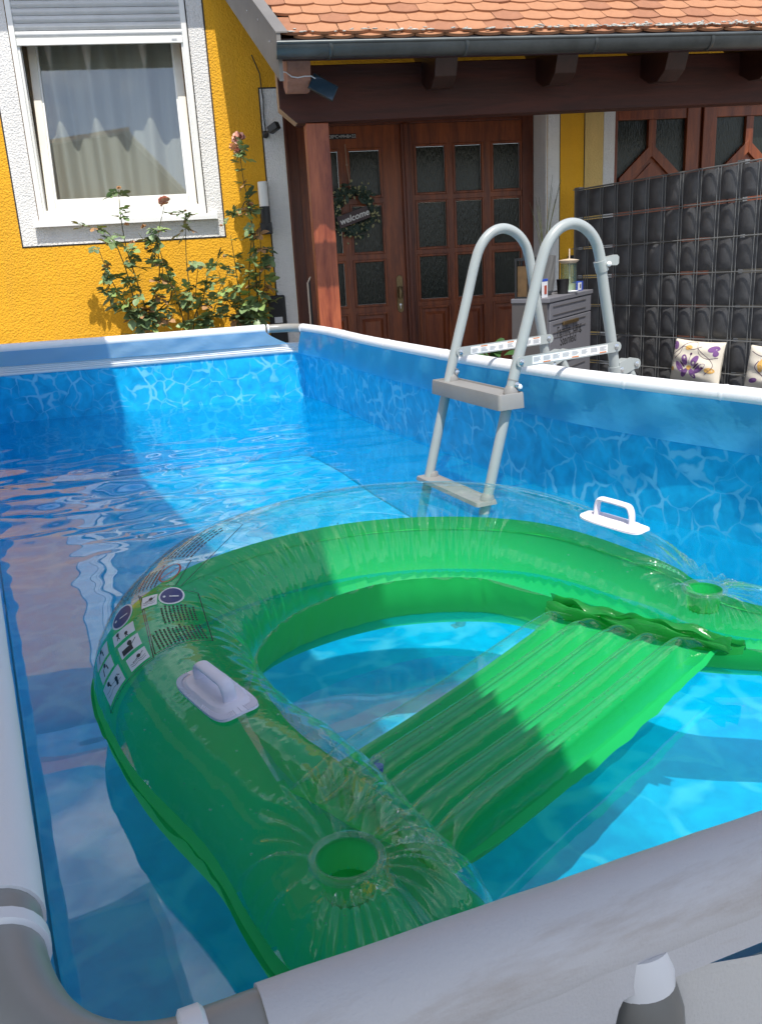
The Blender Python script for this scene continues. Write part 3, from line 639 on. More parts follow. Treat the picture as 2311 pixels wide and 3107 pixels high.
# hinge brackets and the outer legs
for y in (yN, yF):
    hx, hz = outer_x(.0) + .002, -.012
    br = lp(MB().tube([(hx - .003, y, hz + .022), (hx + .005, y, hz - .030)], .0235, 18), 'hinge_bracket', M['ladder'])
    b = MB(); pts = [(-.005, -.020), (.062, .006)]
    for k in range(8): a = R_(-60 + 180 * k / 7); pts.append((.070 + .020 * math.cos(a), .024 + .020 * math.sin(a)))
    pts += [(.03, .046), (-.005, .034)]
    b.prism(pts, lambda p, q, d: (hx + .01 + p, d, hz + q), y - .018, y + .018); lp(b, 'hinge_plate', M['ladder'], br)
    for (px, pz) in ((hx + .080, hz + .024), (hx + .012, hz + .010), (hx + .012, hz - .014)):
        lp(MB().lathe([(.0095, 0), (.0095, .003), (.006, .004), (.005, .007), (.0001, .008)], (px, y - .020, pz), 12, Matrix.Rotation(R_(90), 3, 'X')), 'screw', M['screw'], br)
    P = [(hx + .062, y, hz + .012), (hx + .076, y, hz - .03), (hx + .28, y, GZ + .02)]
    lp(MB().tube(P, [.014, .020, .020], 14), 'outer_leg', M['ladder'])
    lp(MB().lathe([(.008, 0), (.009, .006), (.006, .010), (.0001, .0115)], (hx + .084, y - .020, hz - .052), 12, Matrix.Rotation(R_(90), 3, 'X')), 'screw_cap', M['cap'])
    lp(MB().tube([(inner_x(-.62), y, -.60), (1.44, y, -.90), (1.43, y, GZ + .022)], [.0185, .0185, .0185], 14), 'inner_leg', M['ladder'])
for z in (-.30, -.62):
    x = outer_x(-.09) + .08 + (-z) * .2
    lp(MB().box(x - .04, x + .04, yN - .03, yF + .03, z - .025, z), 'outer_tread', M['step'])
lp(MB().box(1.43, 1.54, yN - .03, yF + .03, -.71, -.685), 'tread', M['step'])
# ------------------------------------------------------------------ inflatable lounge
flo = thing('inflatable_lounge', 'horseshoe-shaped inflatable lounge with clear top, green base and two cup holders floating in the pool', 'inflatable', (.8, 1.0, WZ))
def fp(mb, name, mat, parent=flo, smooth=60, label=None):
    o = mb.build(name, mat, None, smooth, label=label); o.parent = parent
    o.matrix_parent_inverse = Matrix.Translation((-.8, -1.0, -WZ)) if parent == flo else Matrix.Identity(4); return o
CR = .039
def cup_at(u_, v_):
    z = -.24
    for _ in range(6):
        c = unz(u_, v_, z); i = np.argmin([np.hypot(*(fcenter(u)[0][:2] - c[:2])) for u in np.linspace(0, 1, 400)]); P, N, r = fcenter(i / 399)
        off = (c[:2] - P[:2]) @ N[:2]; z = P[2] + math.sqrt(max(.001, r * r - off * off)) - .042 * math.exp(-(CR / .062) ** 2)
    return np.array([c[0], c[1], z])
def cup_fix(x, y):
    i = np.argmin([np.hypot(fcenter(u)[0][0] - x, fcenter(u)[0][1] - y) for u in np.linspace(0, 1, 400)]); P, N, r = fcenter(i / 399)
    off = (np.array([x, y]) - P[:2]) @ N[:2]; return np.array([x, y, P[2] + math.sqrt(max(.001, r * r - off * off)) - .042 * math.exp(-(CR / .062) ** 2) - .014])
CUPS = [cup_at(1052, 2605), cup_fix(1.428, .918)]
NU, NV = 760, 90
def hsh(x): return math.sin(x * 12.9898) * 43758.5453 % 1.0
pl = [(random.uniform(220, 520), random.uniform(0, 6.28), random.uniform(.5, 1)) for _ in range(6)]
def film_pt(u, ph):
    P, N, r = fcenter(u); d = math.degrees(ph)
    # pleats where the sheet is gathered on the inside of the bend and near the ends
    bend = math.exp(-((u - .36) / .16) ** 2) + .8 * math.exp(-((u - .60) / .12) ** 2) + .45
    mk = math.exp(-((d - 150) / 26) ** 2) * bend + .22 * math.exp(-((d - 8) / 12) ** 2)
    w = sum(a * math.sin(f * u + q + .25 * math.sin(40 * u) + d * .012) for f, q, a in pl) / 3.2
    rr = r * (1 + .032 * mk * w)
    p = P + rr * (math.cos(ph) * N + math.sin(ph) * UP)
    for c in CUPS:
        dx, dy = p[0] - c[0], p[1] - c[1]; q = math.hypot(dx, dy)
        if q < .24:
            th = math.atan2(dy, dx)
            dep = .042 * math.exp(-(q / .062) ** 2)
            wr = .0105 * math.exp(-((q - .090) / .050) ** 2) * (1.5 * (.6 - abs(math.sin(7 * th + 1.3 * math.sin(3 * th))) ** .6) + .9 * (.6 - abs(math.sin(12.5 * th + 1 + 2 * math.sin(5 * th))) ** .7) + .4 * math.sin(41 * th + 3 * math.sin(4 * th)))
            p = p + np.array([0, 0, -dep + wr])
    return p
def cupkeep(i, j, q):
    x = sum(p[0] for p in q) / 4; y = sum(p[1] for p in q) / 4
    return all(math.hypot(x - c[0], y - c[1]) > CR for c in CUPS)
top = MB().grid(lambda a, b: film_pt(a, R_(12 + 168 * b)), NU, NV, cupkeep); fp(top, 'clear_top', M['film'], smooth=180)
def low_pt(a, b):
    ph = R_(180 + 192 * b); P, N, r = fcenter(a); d = 180 * b
    w = sum(x * math.sin(f * a * .6 + q) for f, q, x in pl) / 3.2
    mk = math.exp(-((d - 20) / 22) ** 2) + math.exp(-((d - 165) / 16) ** 2) * .4
    rr = r * (1 + .012 * mk * w)
    return P + rr * (math.cos(ph) * N + math.sin(ph) * UP)
low = MB().grid(low_pt, 300, 40); fp(low, 'green_base', M['green'], smooth=180)
# welded seams along both sides
def seam(side, wdt, mat, nm):
    def fn(a, b):
        P, N, r = fcenter(.004 + .992 * a); n = N if side > 0 else -N
        ww = wdt * (1 + .35 * math.sin(a * 90 + 2 * math.sin(a * 31)))
        return P + n * (r - .002 + ww * b) + UP * (.004 * b * math.sin(a * 160 + 3 * math.sin(a * 47)))
    fp(MB().grid(fn, 400, 2), nm, mat, smooth=180)
seam(1, .006, M['green'], 'outer_seam'); seam(-1, .007, M['film_thick'], 'inner_seam')
# cup holders
for c in CUPS:
    zt = c[2]
    ring = MB().tube([(c[0] + (CR + .004) * math.cos(t), c[1] + (CR + .004) * math.sin(t), zt) for t in np.linspace(0, 2 * math.pi, 49)], .0062, 10, False)
    ho = fp(ring, 'cup_holder', M['film_thick'])
    def wl_(a, b):
        th = 2 * math.pi * a; rr = CR * (1 - .16 * b) * (1 + .025 * b * math.sin(17 * th)); return (c[0] + rr * math.cos(th), c[1] + rr * math.sin(th), zt - .045 * b + .006 * b * math.sin(17 * th))
    fp(MB().grid(wl_, 68, 10), 'well', M['green'], ho)
    fp(MB().lathe([(CR * .86, 0), (CR * .8, -.004), (.001, -.006)], (c[0], c[1], zt - .043), 32), 'well_bottom', M['green'], ho)
# grab handles
def find_u(px, py, lo=.0, hi=1.0):
    best = None
    for u in np.linspace(lo, hi, 240):
        for d in range(60, 112, 2):
            p = fsurf(u, R_(d)); q = RW @ (p - CAMP); e = math.hypot(FPX * q[0] / q[2] + PP[0] - px, FPX * q[1] / q[2] + PP[1] - py)
            if best is None or e < best[0]: best = (e, u, d)
    return best[1], R_(best[2])
def handle(u0, ph0, half, hw_, hgt, nm='grab_handle'):
    P, N, r = fcenter(u0); n = math.cos(ph0) * N + math.sin(ph0) * UP; c = P + n * (r + .003)
    t = fcenter(u0 + .01)[0] - fcenter(u0 - .01)[0]; t /= np.linalg.norm(t); b = np.cross(n, t)
    mb = MB(); pts = []
    for k in range(40):
        a = 2 * math.pi * k / 40; ca, sa = math.cos(a), math.sin(a)
        x = half * math.copysign(abs(ca) ** .45, ca); y = hw_ * math.copysign(abs(sa) ** .45, sa); pts.append((x, y))
    def sfc(x, y, h):       # follow the tube
        d = math.sqrt(max(1e-6, r * r - y * y)) - r
        return c + t * x + b * y + n * (h + d)
    rings = [(1.0, .0), (.985, .0035), (.80, .0055), (.74, .009), (.70, .0092)]
    vs = []
    for s_, h in rings: vs += [sfc(x * s_, y * s_, h) for x, y in pts]
    K = 40; mb.add(vs, [(i * K + k, i * K + (k + 1) % K, (i + 1) * K + (k + 1) % K, (i + 1) * K + k) for i in range(len(rings) - 1) for k in range(K)] + [tuple(range(4 * K, 5 * K))])
    pl_ = fp(mb, nm, M['handle'], smooth=50)
    ribs = MB()
    for k in range(120):
        a = 2 * math.pi * k / 120; ca, sa = math.cos(a), math.sin(a); x = half * math.copysign(abs(ca) ** .45, ca); y = hw_ * math.copysign(abs(sa) ** .45, sa)
        ribs.tube([sfc(x * .985, y * .985, .0034), sfc(x * .84, y * .84, .0052)], .0011, 4, False)
    fp(ribs, 'rib', M['handle'], pl_)
    L = half * .56
    path = [(-L, -.002), (-L, hgt * .45), (-L * .93, hgt * .8), (-L * .78, hgt), (-L * .4, hgt * 1.03), (0, hgt * 1.04), (L * .4, hgt * 1.03), (L * .78, hgt), (L * .93, hgt * .8), (L, hgt * .45), (L, -.002)]
    C = catmull(path, 5)
    fp(MB().tube([sfc(x, 0, .009) + n * z for x, z in C], .0120, 14, flat=.45, up=tuple(b)), 'grip', M['handle'], pl_)
    return pl_
handle(*find_u(655, 2108, .1, .4), .092, .040, .026)
handle(*find_u(1862, 1588, .6, .95), .086, .034, .040)
# seat mat slung between the arms
q = 1.0
BL, TL, TR, BR = [np.array(unz(u * 2311 / 1652, v * 2311 / 1652, WZ + .085))[:2] for u, v in ((748, 1612), (1200, 1318), (1548, 1392), (1035, 1812))]
eL = (BL - TL) * .06; eR = (BR - TR) * .06
BLx, BRx = BL + eL * 3.2, BR + eR * 1.5
def mat_xy(a, v):
    p = (BLx * (1 - v) + BRx * v) * (1 - a) + (TL * (1 - v) + TR * v) * a
    return p
NLB = 5
def lobe(v): return abs(math.sin(NLB * math.pi * v)) ** .62
def mat_pt(a, v, top):
    p = mat_xy(a, v); e = 1 - abs(2 * a - 1) ** 9
    zc = WZ + .062 - .012 * math.sin(math.pi * a)
    h = (.048 if top else -.040) * lobe(v) * e * (1.12 if v > .8 or v < .2 else 1)
    if v > .8 : h *= 1.15
    wr = .0030 * math.sin(70 * a + 9 * v) * math.exp(-((1 - a) / .10) ** 2) + .0030 * math.sin(60 * a + 11 * v) * math.exp(-(a / .08) ** 2)
    return np.array([p[0], p[1], zc + h + wr + (.006 if top else 0)])
fp(MB().grid(lambda a, b: mat_pt(a, b, True), 90, 90), 'mat_top', M['film'], smooth=180)
fp(MB().grid(lambda a, b: mat_pt(a, b, False), 90, 90), 'mat_base', M['green'], smooth=180)
# side gusset of the mat, folded flaps at its ends
def gus(a, b):
    p = mat_pt(a, 1.0, True); o_ = (BR - BL) / np.linalg.norm(BR - BL); e = math.sin(math.pi * min(1, max(0, a)))
    return p + np.array([o_[0], o_[1], 0]) * (.020 * b * (1 + .10 * math.sin(a * 37 + 2 * math.sin(a * 11))) * (.4 + .6 * e)) + UP * (-.004 * b + .0015 * math.sin(a * 66 + 3 * math.sin(a * 17)) * b)
fp(MB().grid(gus, 90, 3), 'mat_flap', M['green'], smooth=180)
def flap(p0, p1, up, out, nm, seed):
    p0, p1 = np.asarray(p0), np.asarray(p1); d = p1 - p0; L = np.linalg.norm(d); d /= L; o_ = np.array([-d[1], d[0], 0]) * out
    def fn(a, b):
        w = math.sin(a * 17 + seed) * .4 + math.sin(a * 41 + seed * 2) * .3
        return p0 + d * (L * a) + o_ * (.055 * math.sin(b * math.pi * .9) + .012 * w * b) + UP * (up * b * (.75 + .25 * w) + .012 * math.sin(b * 7 + a * 13))
    return fp(MB().grid(fn, 60, 12), nm, M['green_fold'], smooth=180)
zz = WZ + .07
flap((*(TL + (TL - TR) * .04), zz), (*(TR + (TR - TL) * .16), zz - .005), .040, .55, 'end_flap', 1.0)
flap((*(TL + (TL - TR) * .04), zz), (*(TR + (TR - TL) * .10), zz), .030, -.30, 'end_flap', 3.0)
v0 = mat_pt(.17, .20, True)
vo_ = MB().lathe([(.0135, 0), (.0135, .006), (.009, .008), (.008, .018), (.0001, .019)], tuple(v0 + UP * .0), 16); va = fp(vo_, 'valve', M['film_thick'])
fp(MB().lathe([(.010, -.012), (.011, -.002), (.0001, -.001)], tuple(v0), 14), 'valve_plug', M['valve'], va)
# printed warnings on the clear sheet
US = FLEN0 / FLEN
def fs(u, d, o=.0014):
    u = u * US
    return film_pt(u, R_(d)) + (film_pt(u, R_(d)) - fcenter(u)[0]) / max(.01, fcenter(u)[2]) * o
def patch(mb, u0, u1, d0, d1, o=.0014, nu=4, nd=6):
    mb.grid(lambda a, b: fs(u0 + (u1 - u0) * a, d0 + (d1 - d0) * b, o), nu, nd); return mb
def stroke(mb, pts, w, o=.0016):
    for k in range(len(pts) - 1):
        (ua, da), (ub, db) = pts[k], pts[k + 1]; n = max(1, int(abs(db - da) / 4))
        for j in range(n):
            a0, a1 = j / n, (j + 1) / n
            A = fs(ua + (ub - ua) * a0, da + (db - da) * a0, o); B = fs(ua + (ub - ua) * a1, da + (db - da) * a1, o)
            t = B - A; nn = fs(ua, da, .01) - fs(ua, da, 0); s_ = np.cross(t, nn); s_ = s_ / max(1e-9, np.linalg.norm(s_)) * w
            mb.add([A - s_, B - s_, B + s_, A + s_], [(0, 1, 2, 3)])
    return mb
def rect(u0, u1, d0, d1): return [(u0, d0), (u1, d0), (u1, d1), (u0, d1), (u0, d0)]
fr_ = MB(); stroke(fr_, rect(.262, .342, 22, 69), .0011); stroke(fr_, rect(.2645, .3395, 71, 112), .0011); stroke(fr_, rect(.346, .384, 60, 95), .0009); stroke(fr_, rect(.346, .452, 52, 99), .0008)
fp(fr_, 'print_frame', M['ink'], smooth=None)
tx = MB()
for ci in range(13):            # columns of small print
    d0 = 75 + ci * 2.75
    for (ua, ub) in ((.267, .291), (.294, .319)):
        if d0 < 85 and ub > .31: continue
        e = random.uniform(.75, 1); n = 7
        for k in range(n):
            a = ua + (ub - ua) * k / n * e; b_ = ua + (ub - ua) * (k + .78) / n * e
            patch(tx, a, b_, d0, d0 + 1.35, .0016, 1, 1)
for ci in range(17):
    d0 = 31 + ci * 3.0
    for (ua, ub) in ((.347, .372),) if d0 > 58 else ((.344, .378),):
        n = 8
        for k in range(n): patch(tx, ua + (ub - ua) * k / n, ua + (ub - ua) * (k + .8) / n, d0, d0 + 1.3, .0016, 1, 1)
for ci in range(13):
    d0 = 55 + ci * 3.1
    e = random.uniform(.7, 1)
    for k in range(9): patch(tx, .388 + .052 * k / 9 * e, .388 + .052 * (k + .8) / 9 * e, d0, d0 + 1.2, .0016, 1, 1)
sp_ = fp(tx, 'small_print', M['ink'], smooth=None); sp_['kind'] = 'stuff'
def disc(mb, u0, d0, ru, rd, o): 
    c = fs(u0, d0, o); ring = [fs(u0 + ru * math.cos(2 * math.pi * k / 24), d0 + rd * math.sin(2 * math.pi * k / 24), o) for k in range(24)]
    mb.add([c] + ring, [(0, 1 + k, 1 + (k + 1) % 24) for k in range(24)]); return mb
for (u0, d0) in ((.327, 57), (.331, 94)):
    s_ = fp(disc(MB(), u0, d0, .0125, 9.0, .0016), 'mandatory_sign', M['sticker'], smooth=None)
    fp(disc(MB(), u0, d0, .0108, 7.8, .0020), 'blue_disc', M['navy'], s_, None)
    m2 = stroke(MB(), [(u0 - .001, d0 + 5), (u0 - .001, d0 - 1.5)], .0030, .0024); disc(m2, u0 - .001, d0 - 5, .0014, 1.0, .0024); fp(m2, 'exclamation_mark', M['sticker'], s_, None)
def picto(u0, u1, d0, d1, kind):
    b_ = fp(patch(MB(), u0, u1, d0, d1, .0015), 'pictogram', M['sticker'], smooth=None)
    mk = MB(); U = lambda x: u0 + (u1 - u0) * x; D = lambda x: d0 + (d1 - d0) * x
    if kind == 0:      # adult and child
        for x, y, h in ((.25, .75, .8), (.62, .35, .5)):
            disc(mk, U(y), D(x), .0018, 1.3, .0020); stroke(mk, [(U(y), D(x)), (U(y - .25 * h), D(x + .02))], .0016); stroke(mk, [(U(y - .25 * h), D(x)), (U(y - .6 * h), D(x + .06))], .0009); stroke(mk, [(U(y - .25 * h), D(x)), (U(y - .6 * h), D(x - .06))], .0009)
    elif kind == 1:    # solid figure
        patch(mk, U(.08), U(.5), D(.12), D(.62), .0020, 2, 3); disc(mk, U(.68), D(.55), .0026, 1.8, .0020); stroke(mk, [(U(.5), D(.6)), (U(.8), D(.85))], .0016)
    elif kind == 2:    # waves and swimmer
        for j in range(2): stroke(mk, [(U(.25 + .15 * j + .05 * math.sin(k * 1.6)), D(k / 10)) for k in range(1, 10)], .0007)
        disc(mk, U(.62), D(.6), .002, 1.5, .0020); stroke(mk, [(U(.6), D(.55)), (U(.45), D(.25))], .0018); stroke(mk, [(U(.58), D(.62)), (U(.78), D(.85))], .001)
    elif kind == 3:
        stroke(mk, [(U(.2), D(.3)), (U(.7), D(.35)), (U(.7), D(.6)), (U(.3), D(.65))], .0012); disc(mk, U(.82), D(.5), .0018, 1.3, .0020)
    else:
        for j in range(2): stroke(mk, [(U(.30 + .22 * j + .03 * math.sin(k * 1.7)), D(k / 10)) for k in range(1, 10)], .0006)
        disc(mk, U(.78), D(.35), .002, 1.4, .0020); stroke(mk, [(U(.74), D(.36)), (U(.55), D(.42))], .0014); disc(mk, U(.5), D(.72), .002, 1.4, .0020); stroke(mk, [(U(.46), D(.72)), (U(.2), D(.68))], .0026); stroke(mk, [(U(.6), D(.62)), (U(.66), D(.8)), (U(.5), D(.88))], .0007)
    fp(mk, 'pictogram_mark', M['ink'], b_, None)
picto(.301, .313, 48, 66, 0); picto(.283, .297, 50, 67, 1); picto(.265, .279, 52, 67.5, 2)
picto(.303, .317, 26, 42, 3); picto(.287, .300, 27, 43, 3); picto(.2655, .284, 25, 46, 4)
picto(.322, .336, 73, 84, 2)
rg = MB(); stroke(rg, [(.365 + .013 * math.cos(t), 86 + 6.5 * math.sin(t)) for t in np.linspace(0, 2 * math.pi, 25)], .0020); stroke(rg, [(.365 - .008, 81.5), (.365 + .008, 90.5)], .0016); stroke(rg, rect(.352, .378, 66, 77), .001); stroke(rg, [(.352, 66), (.378, 77)], .001)
fp(rg, 'prohibition_sign', M['red'], smooth=None)
# water drops lying on the sheets
dr = MB()
for _ in range(700):
    if random.random() < .75:
        u = random.random() * .96 + .02; p = film_pt(u, R_(random.uniform(30, 150)))
    else:
        p = mat_pt(random.random(), random.random(), True)
    if all(math.hypot(p[0] - c[0], p[1] - c[1]) > .07 for c in CUPS):
        rr = random.choice((.0012, .0015, .0018, .0025)); dr.ball(tuple(p), rr, 7, 4, (1, 1, .6))
do = fp(dr, 'water_drops', M['film_thick'], smooth=180); do['kind'] = 'stuff'
# ------------------------------------------------------------------ house
house = thing('house', 'yellow stucco house with white plaster bands, tilted window and dark red wooden porch', 'house', (H0[0], H0[1], GZ), HA)
HI = Matrix.Translation((0, 0, -GZ))
def hp(mb, name, mat, parent=None, smooth=None, bevel=0, label=None):
    o = mb.build(name, mat, None, smooth, bevel, label); o.parent = parent or house
    o.matrix_parent_inverse = HI if parent is None else Matrix.Identity(4); return o
def hi(name, me, loc=(0, 0, 0), rot=(0, 0, 0), sc=(1, 1, 1), parent=None):
    o = inst(name, me, parent or house, loc, rot, sc); o.matrix_parent_inverse = HI if parent is None else Matrix.Identity(4); return o
WT = 2.55
w = MB()
for (a, b, z0, z1) in ((-7, -2.76, GZ, WT), (-1.54, -.92, GZ, WT), (1.14, 1.70, GZ, WT), (4.4, 7, GZ, WT), (-2.76, -1.54, GZ, .745), (-2.76, -1.54, 2.28, WT), (-.92, 1.14, 1.50, WT), (1.70, 4.4, 1.50, WT)):
    w.box(a, b, 0, .36, z0, z1)
hp(w, 'wall', M['yellow'])
r = MB(); r.prism([(-.25, WT - .05), (-.25, WT + .02), (4.6, WT + 3.2), (4.6, WT + 3.1)], lambda p, q, d: (d, p, q), -7.2, 7.2); hp(r, 'main_roof', M['tile2'])
# white plaster bands around the openings
def band(x0, x1, z0, z1, mat='white_st', t=.006): return hp(MB().box(x0, x1, -t, .004, z0, z1), 'plaster_band', M[mat])
band(-2.895, -2.76, .595, 2.54); band(-1.54, -1.428, .595, 2.54); band(-2.76, -1.54, .595, .735)
band(-1.072, -.922, GZ, 1.605); band(1.142, 1.238, GZ, 1.62); band(1.606, 1.70, GZ, 1.62); band(1.450, 1.604, GZ, 1.62, 'yellow_pale', .005)
for (x0, x1, z0, z1) in ((-2.906, -2.896, .585, 2.54), (-1.427, -1.417, .585, 2.54), (-2.906, -1.417, .585, .5945), (-1.083, -1.073, GZ, 1.615), (-1.083, -.922, 1.606, 1.616), (1.239, 1.246, GZ, 1.62), (1.443, 1.449, GZ, 1.62)): hp(MB().box(x0, x1, -.0025, .003, z0, z1), 'joint_line', M['black_line'])
# ---- window
win = hp(MB().box(-2.752, -2.70, .0, .075, .755, 2.26).box(-1.60, -1.548, .0, .075, .755, 2.26).box(-2.70, -1.60, .012, .075, .755, .835).box(-2.70, -1.60, .0, .075, 2.22, 2.26), 'window', M['pvc'], bevel=.004)
hp(MB().box(-2.752, -2.715, -.022, -.001, .760, 2.24), 'shutter_guide', M['pvc'], win, bevel=.003)
hp(MB().box(-1.585, -1.548, -.022, -.001, .760, 2.24), 'shutter_guide', M['pvc'], win, bevel=.003)
for k in range(7):
    z = 1.965 + k * .047
    pts = [(0, 0)] + [(-.013 * math.sin(math.pi * t / 6), .043 * t / 6 + .001) for t in range(1, 6)] + [(0, .044), (.006, .044), (.006, 0)]
    hp(MB().prism(pts, lambda p, q, d: (d, -.004 + p, z + q), -2.714, -1.586), 'shutter_slat', M['slat'], win, 40)
hp(MB().box(-2.714, -1.586, -.014, .004, 1.918, 1.963), 'shutter_end_bar', M['pvc'], win, bevel=.003)
hp(MB().box(-1.66, -1.625, -.0155, -.0135, 1.933, 1.945), 'shutter_badge', M['ink_grey'], win)
hp(MB().box(-2.76, -1.54, -.03, .05, 2.262, 2.40), 'shutter_box', M['pvc'], win, bevel=.004)
# tilted sash: hinged at the bottom, top leaning into the room
TA = R_(9)
SM = Matrix.Translation((0, .045, .815)) @ Matrix.Rotation(-TA, 4, 'X')
sash = MB()
for (x0, x1, z0, z1) in ((-2.69, -2.632, 0, 1.38), (-1.668, -1.61, 0, 1.38), (-2.632, -1.668, 0, .085), (-2.632, -1.668, 1.31, 1.38)): sash.box(x0, x1, -.02, .045, z0, z1, SM)
so = hp(sash, 'sash', M['pvc_old'], win, bevel=.006)
bead = MB()
for (x0, x1, z0, z1) in ((-2.634, -2.620, .083, 1.312), (-1.680, -1.666, .083, 1.312), (-2.62, -1.68, .083, .097)): bead.box(x0, x1, -.010, .03, z0, z1, SM)
hp(bead, 'glazing_bead', M['pvc'], win)
gl = MB(); gl.box(-2.628, -1.672, .008, .012, .09, 1.31, SM); hp(gl, 'pane', M['glass'], win)
cu = MB().grid(lambda a, b: (-2.74 + 1.18 * a + .010 * math.sin(b * 3 + a * 7), .26 + .040 * math.sin(a * 26 + 1.1 * math.sin(a * 6)) + .018 * math.sin(a * 57 + 1) + .01 * b, .80 + 1.45 * b), 160, 12)
hp(cu, 'curtain', M['curtain'], win, 180)
rm = MB(); rm.box(-3.6, -.95, .365, 2.6, .2, 2.5); rm.f = [f for k, f in enumerate(rm.f) if k != 2]; hp(rm, 'room_shell', M['dark_room'], win)
sl = MB(); sl.prism([(-.062, .722), (-.062, .752), (-.055, .757), (.01, .764), (.01, .752), (-.052, .745), (-.055, .722)], lambda p, q, d: (d, p, q), -2.775, -1.478); hp(sl, 'window_sill', M['alu'], win)
for x in (-2.782, -1.472): hp(MB().box(x - .007, x + .007, -.064, .008, .718, .768), 'sill_end_cap', M['alu'], win, bevel=.002)
# ---- entrance: recessed door set
DY = .30
ent = hp(MB().box(-.92, -.80, DY - .02, DY + .08, GZ + .15, 1.50).box(1.03, 1.125, DY - .02, DY + .08, GZ + .15, 1.50).box(-.80, 1.03, DY - .02, DY + .08, 1.375, 1.50).box(.022, .100, DY - .035, DY + .08, GZ + .15, 1.375).box(.045, .078, DY - .05, DY - .034, GZ + .15, 1.375), 'entrance_frame', M['wood_frame'], bevel=.006)
hp(MB().box(1.126, 1.141, .002, DY + .08, GZ + .1, 1.498), 'jamb', M['white_st'])
hp(MB().box(-.921, -.905, .002, DY - .022, GZ + .1, 1.498), 'jamb', M['wood_frame'])
def joinery(name, x0, x1, cols, rows, prow, label=None):
    mb = MB(); z0, z1 = GZ + .16, 1.374; zr = sorted([(a, b) for b, a in rows] + [(prow[1], prow[0])])
    def vbox(a, b): mb.box(a, b, DY, DY + .055, z0, z1)
    edges = [x0] + [e for c in cols for e in c] + [x1]
    for k in range(0, len(edges), 2): vbox(edges[k], edges[k + 1])
    for (a, b) in cols:
        zz = z0
        for (za, zb) in zr: mb.box(a, b, DY, DY + .055, zz, za); zz = zb
        mb.box(a, b, DY, DY + .055, zz, z1)
    o = hp(mb, name, M['wood_door'], label=label)
    for (a, b) in cols:
        for (zt, zb) in rows:
            hp(MB().box(a + .004, b - .004, DY + .030, DY + .036, zb + .004, zt - .004), 'pane', M['pane'], o)
            mo = MB(); t = .016
            for (p0, p1, q0, q1) in ((a - t, a + .004, zb - t, zt + t), (b - .004, b + t, zb - t, zt + t), (a + .004, b - .004, zb - t, zb + .004), (a + .004, b - .004, zt - .004, zt + t)): mo.box(p0, p1, DY - .010, DY + .028, q0, q1)
            hp(mo, 'moulding', M['wood_door'], o, bevel=.005)
        zt, zb = prow
        pm = MB(); fr = [(a, b, zb, zt, DY + .02), (a + .035, b - .035, zb + .035, zt - .035, DY + .018), (a + .06, b - .06, zb + .06, zt - .06, DY + .002)]
        vs = [];
        for (p0, p1, q0, q1, y) in fr: vs += [(p0, y, q0), (p1, y, q0), (p1, y, q1), (p0, y, q1)]
        pm.add(vs, [(i * 4 + k, i * 4 + (k + 1) % 4, (i + 1) * 4 + (k + 1) % 4, (i + 1) * 4 + k) for i in range(2) for k in range(4)] + [(8, 9, 10, 11)]); hp(pm, 'panel', M['wood_panel'], o)
        mo = MB(); t = .014
        for (p0, p1, q0, q1) in ((a - t, a + .004, zb - t, zt + t), (b - .004, b + t, zb - t, zt + t), (a + .004, b - .004, zb - t, zb + .004), (a + .004, b - .004, zt - .004, zt + t)): mo.box(p0, p1, DY - .008, DY + .026, q0, q1)
        hp(mo, 'moulding', M['wood_door'], o, bevel=.004)
    return o
rowsR = [(1.206, .853), (.782, .428), (.359, .010)]
fix = joinery('side_light', .101, 1.03, [(.142, .386), (.464, .691), (.783, 1.018)], rowsR, (-.06, -.62))
dl = joinery('front_door', -.799, .021, [(-.715, -.485), (-.400, -.152)], [(1.192, .848), (.775, .415), (.341, -.007)], (-.085, -.62))
ps = [( -.036 + (.026 * math.cos(a)), (.190 if math.sin(a) >= 0 else -.055) + .028 * math.sin(a)) for a in np.linspace(0, 2 * math.pi, 24, endpoint=False)]
hp(MB().prism(ps, lambda p, q, d: (p, d, q), DY - .010, DY + .002), 'handle_plate', M['brass'], dl, bevel=.002)
hp(MB().tube([(-.036, DY - .008, .120), (-.036, DY - .045, .120), (-.040, DY - .052, .120), (-.040, DY - .056, .085), (-.042, DY - .054, .035)], [.011, .012, .017, .019, .017], 12), 'door_handle', M['brass'], dl, 60)
hp(MB().lathe([(.010, 0), (.010, .004), (.006, .005)], (-.036, DY - .010, -.022), 12, Matrix.Rotation(R_(90), 3, 'X')).box(-.039, -.033, DY - .013, DY - .009, -.052, -.022), 'keyhole', M['screw'], dl)
hp(MB().box(-.92, 1.14, .0, 2.0, GZ, GZ + .15), 'threshold', M['ground'])
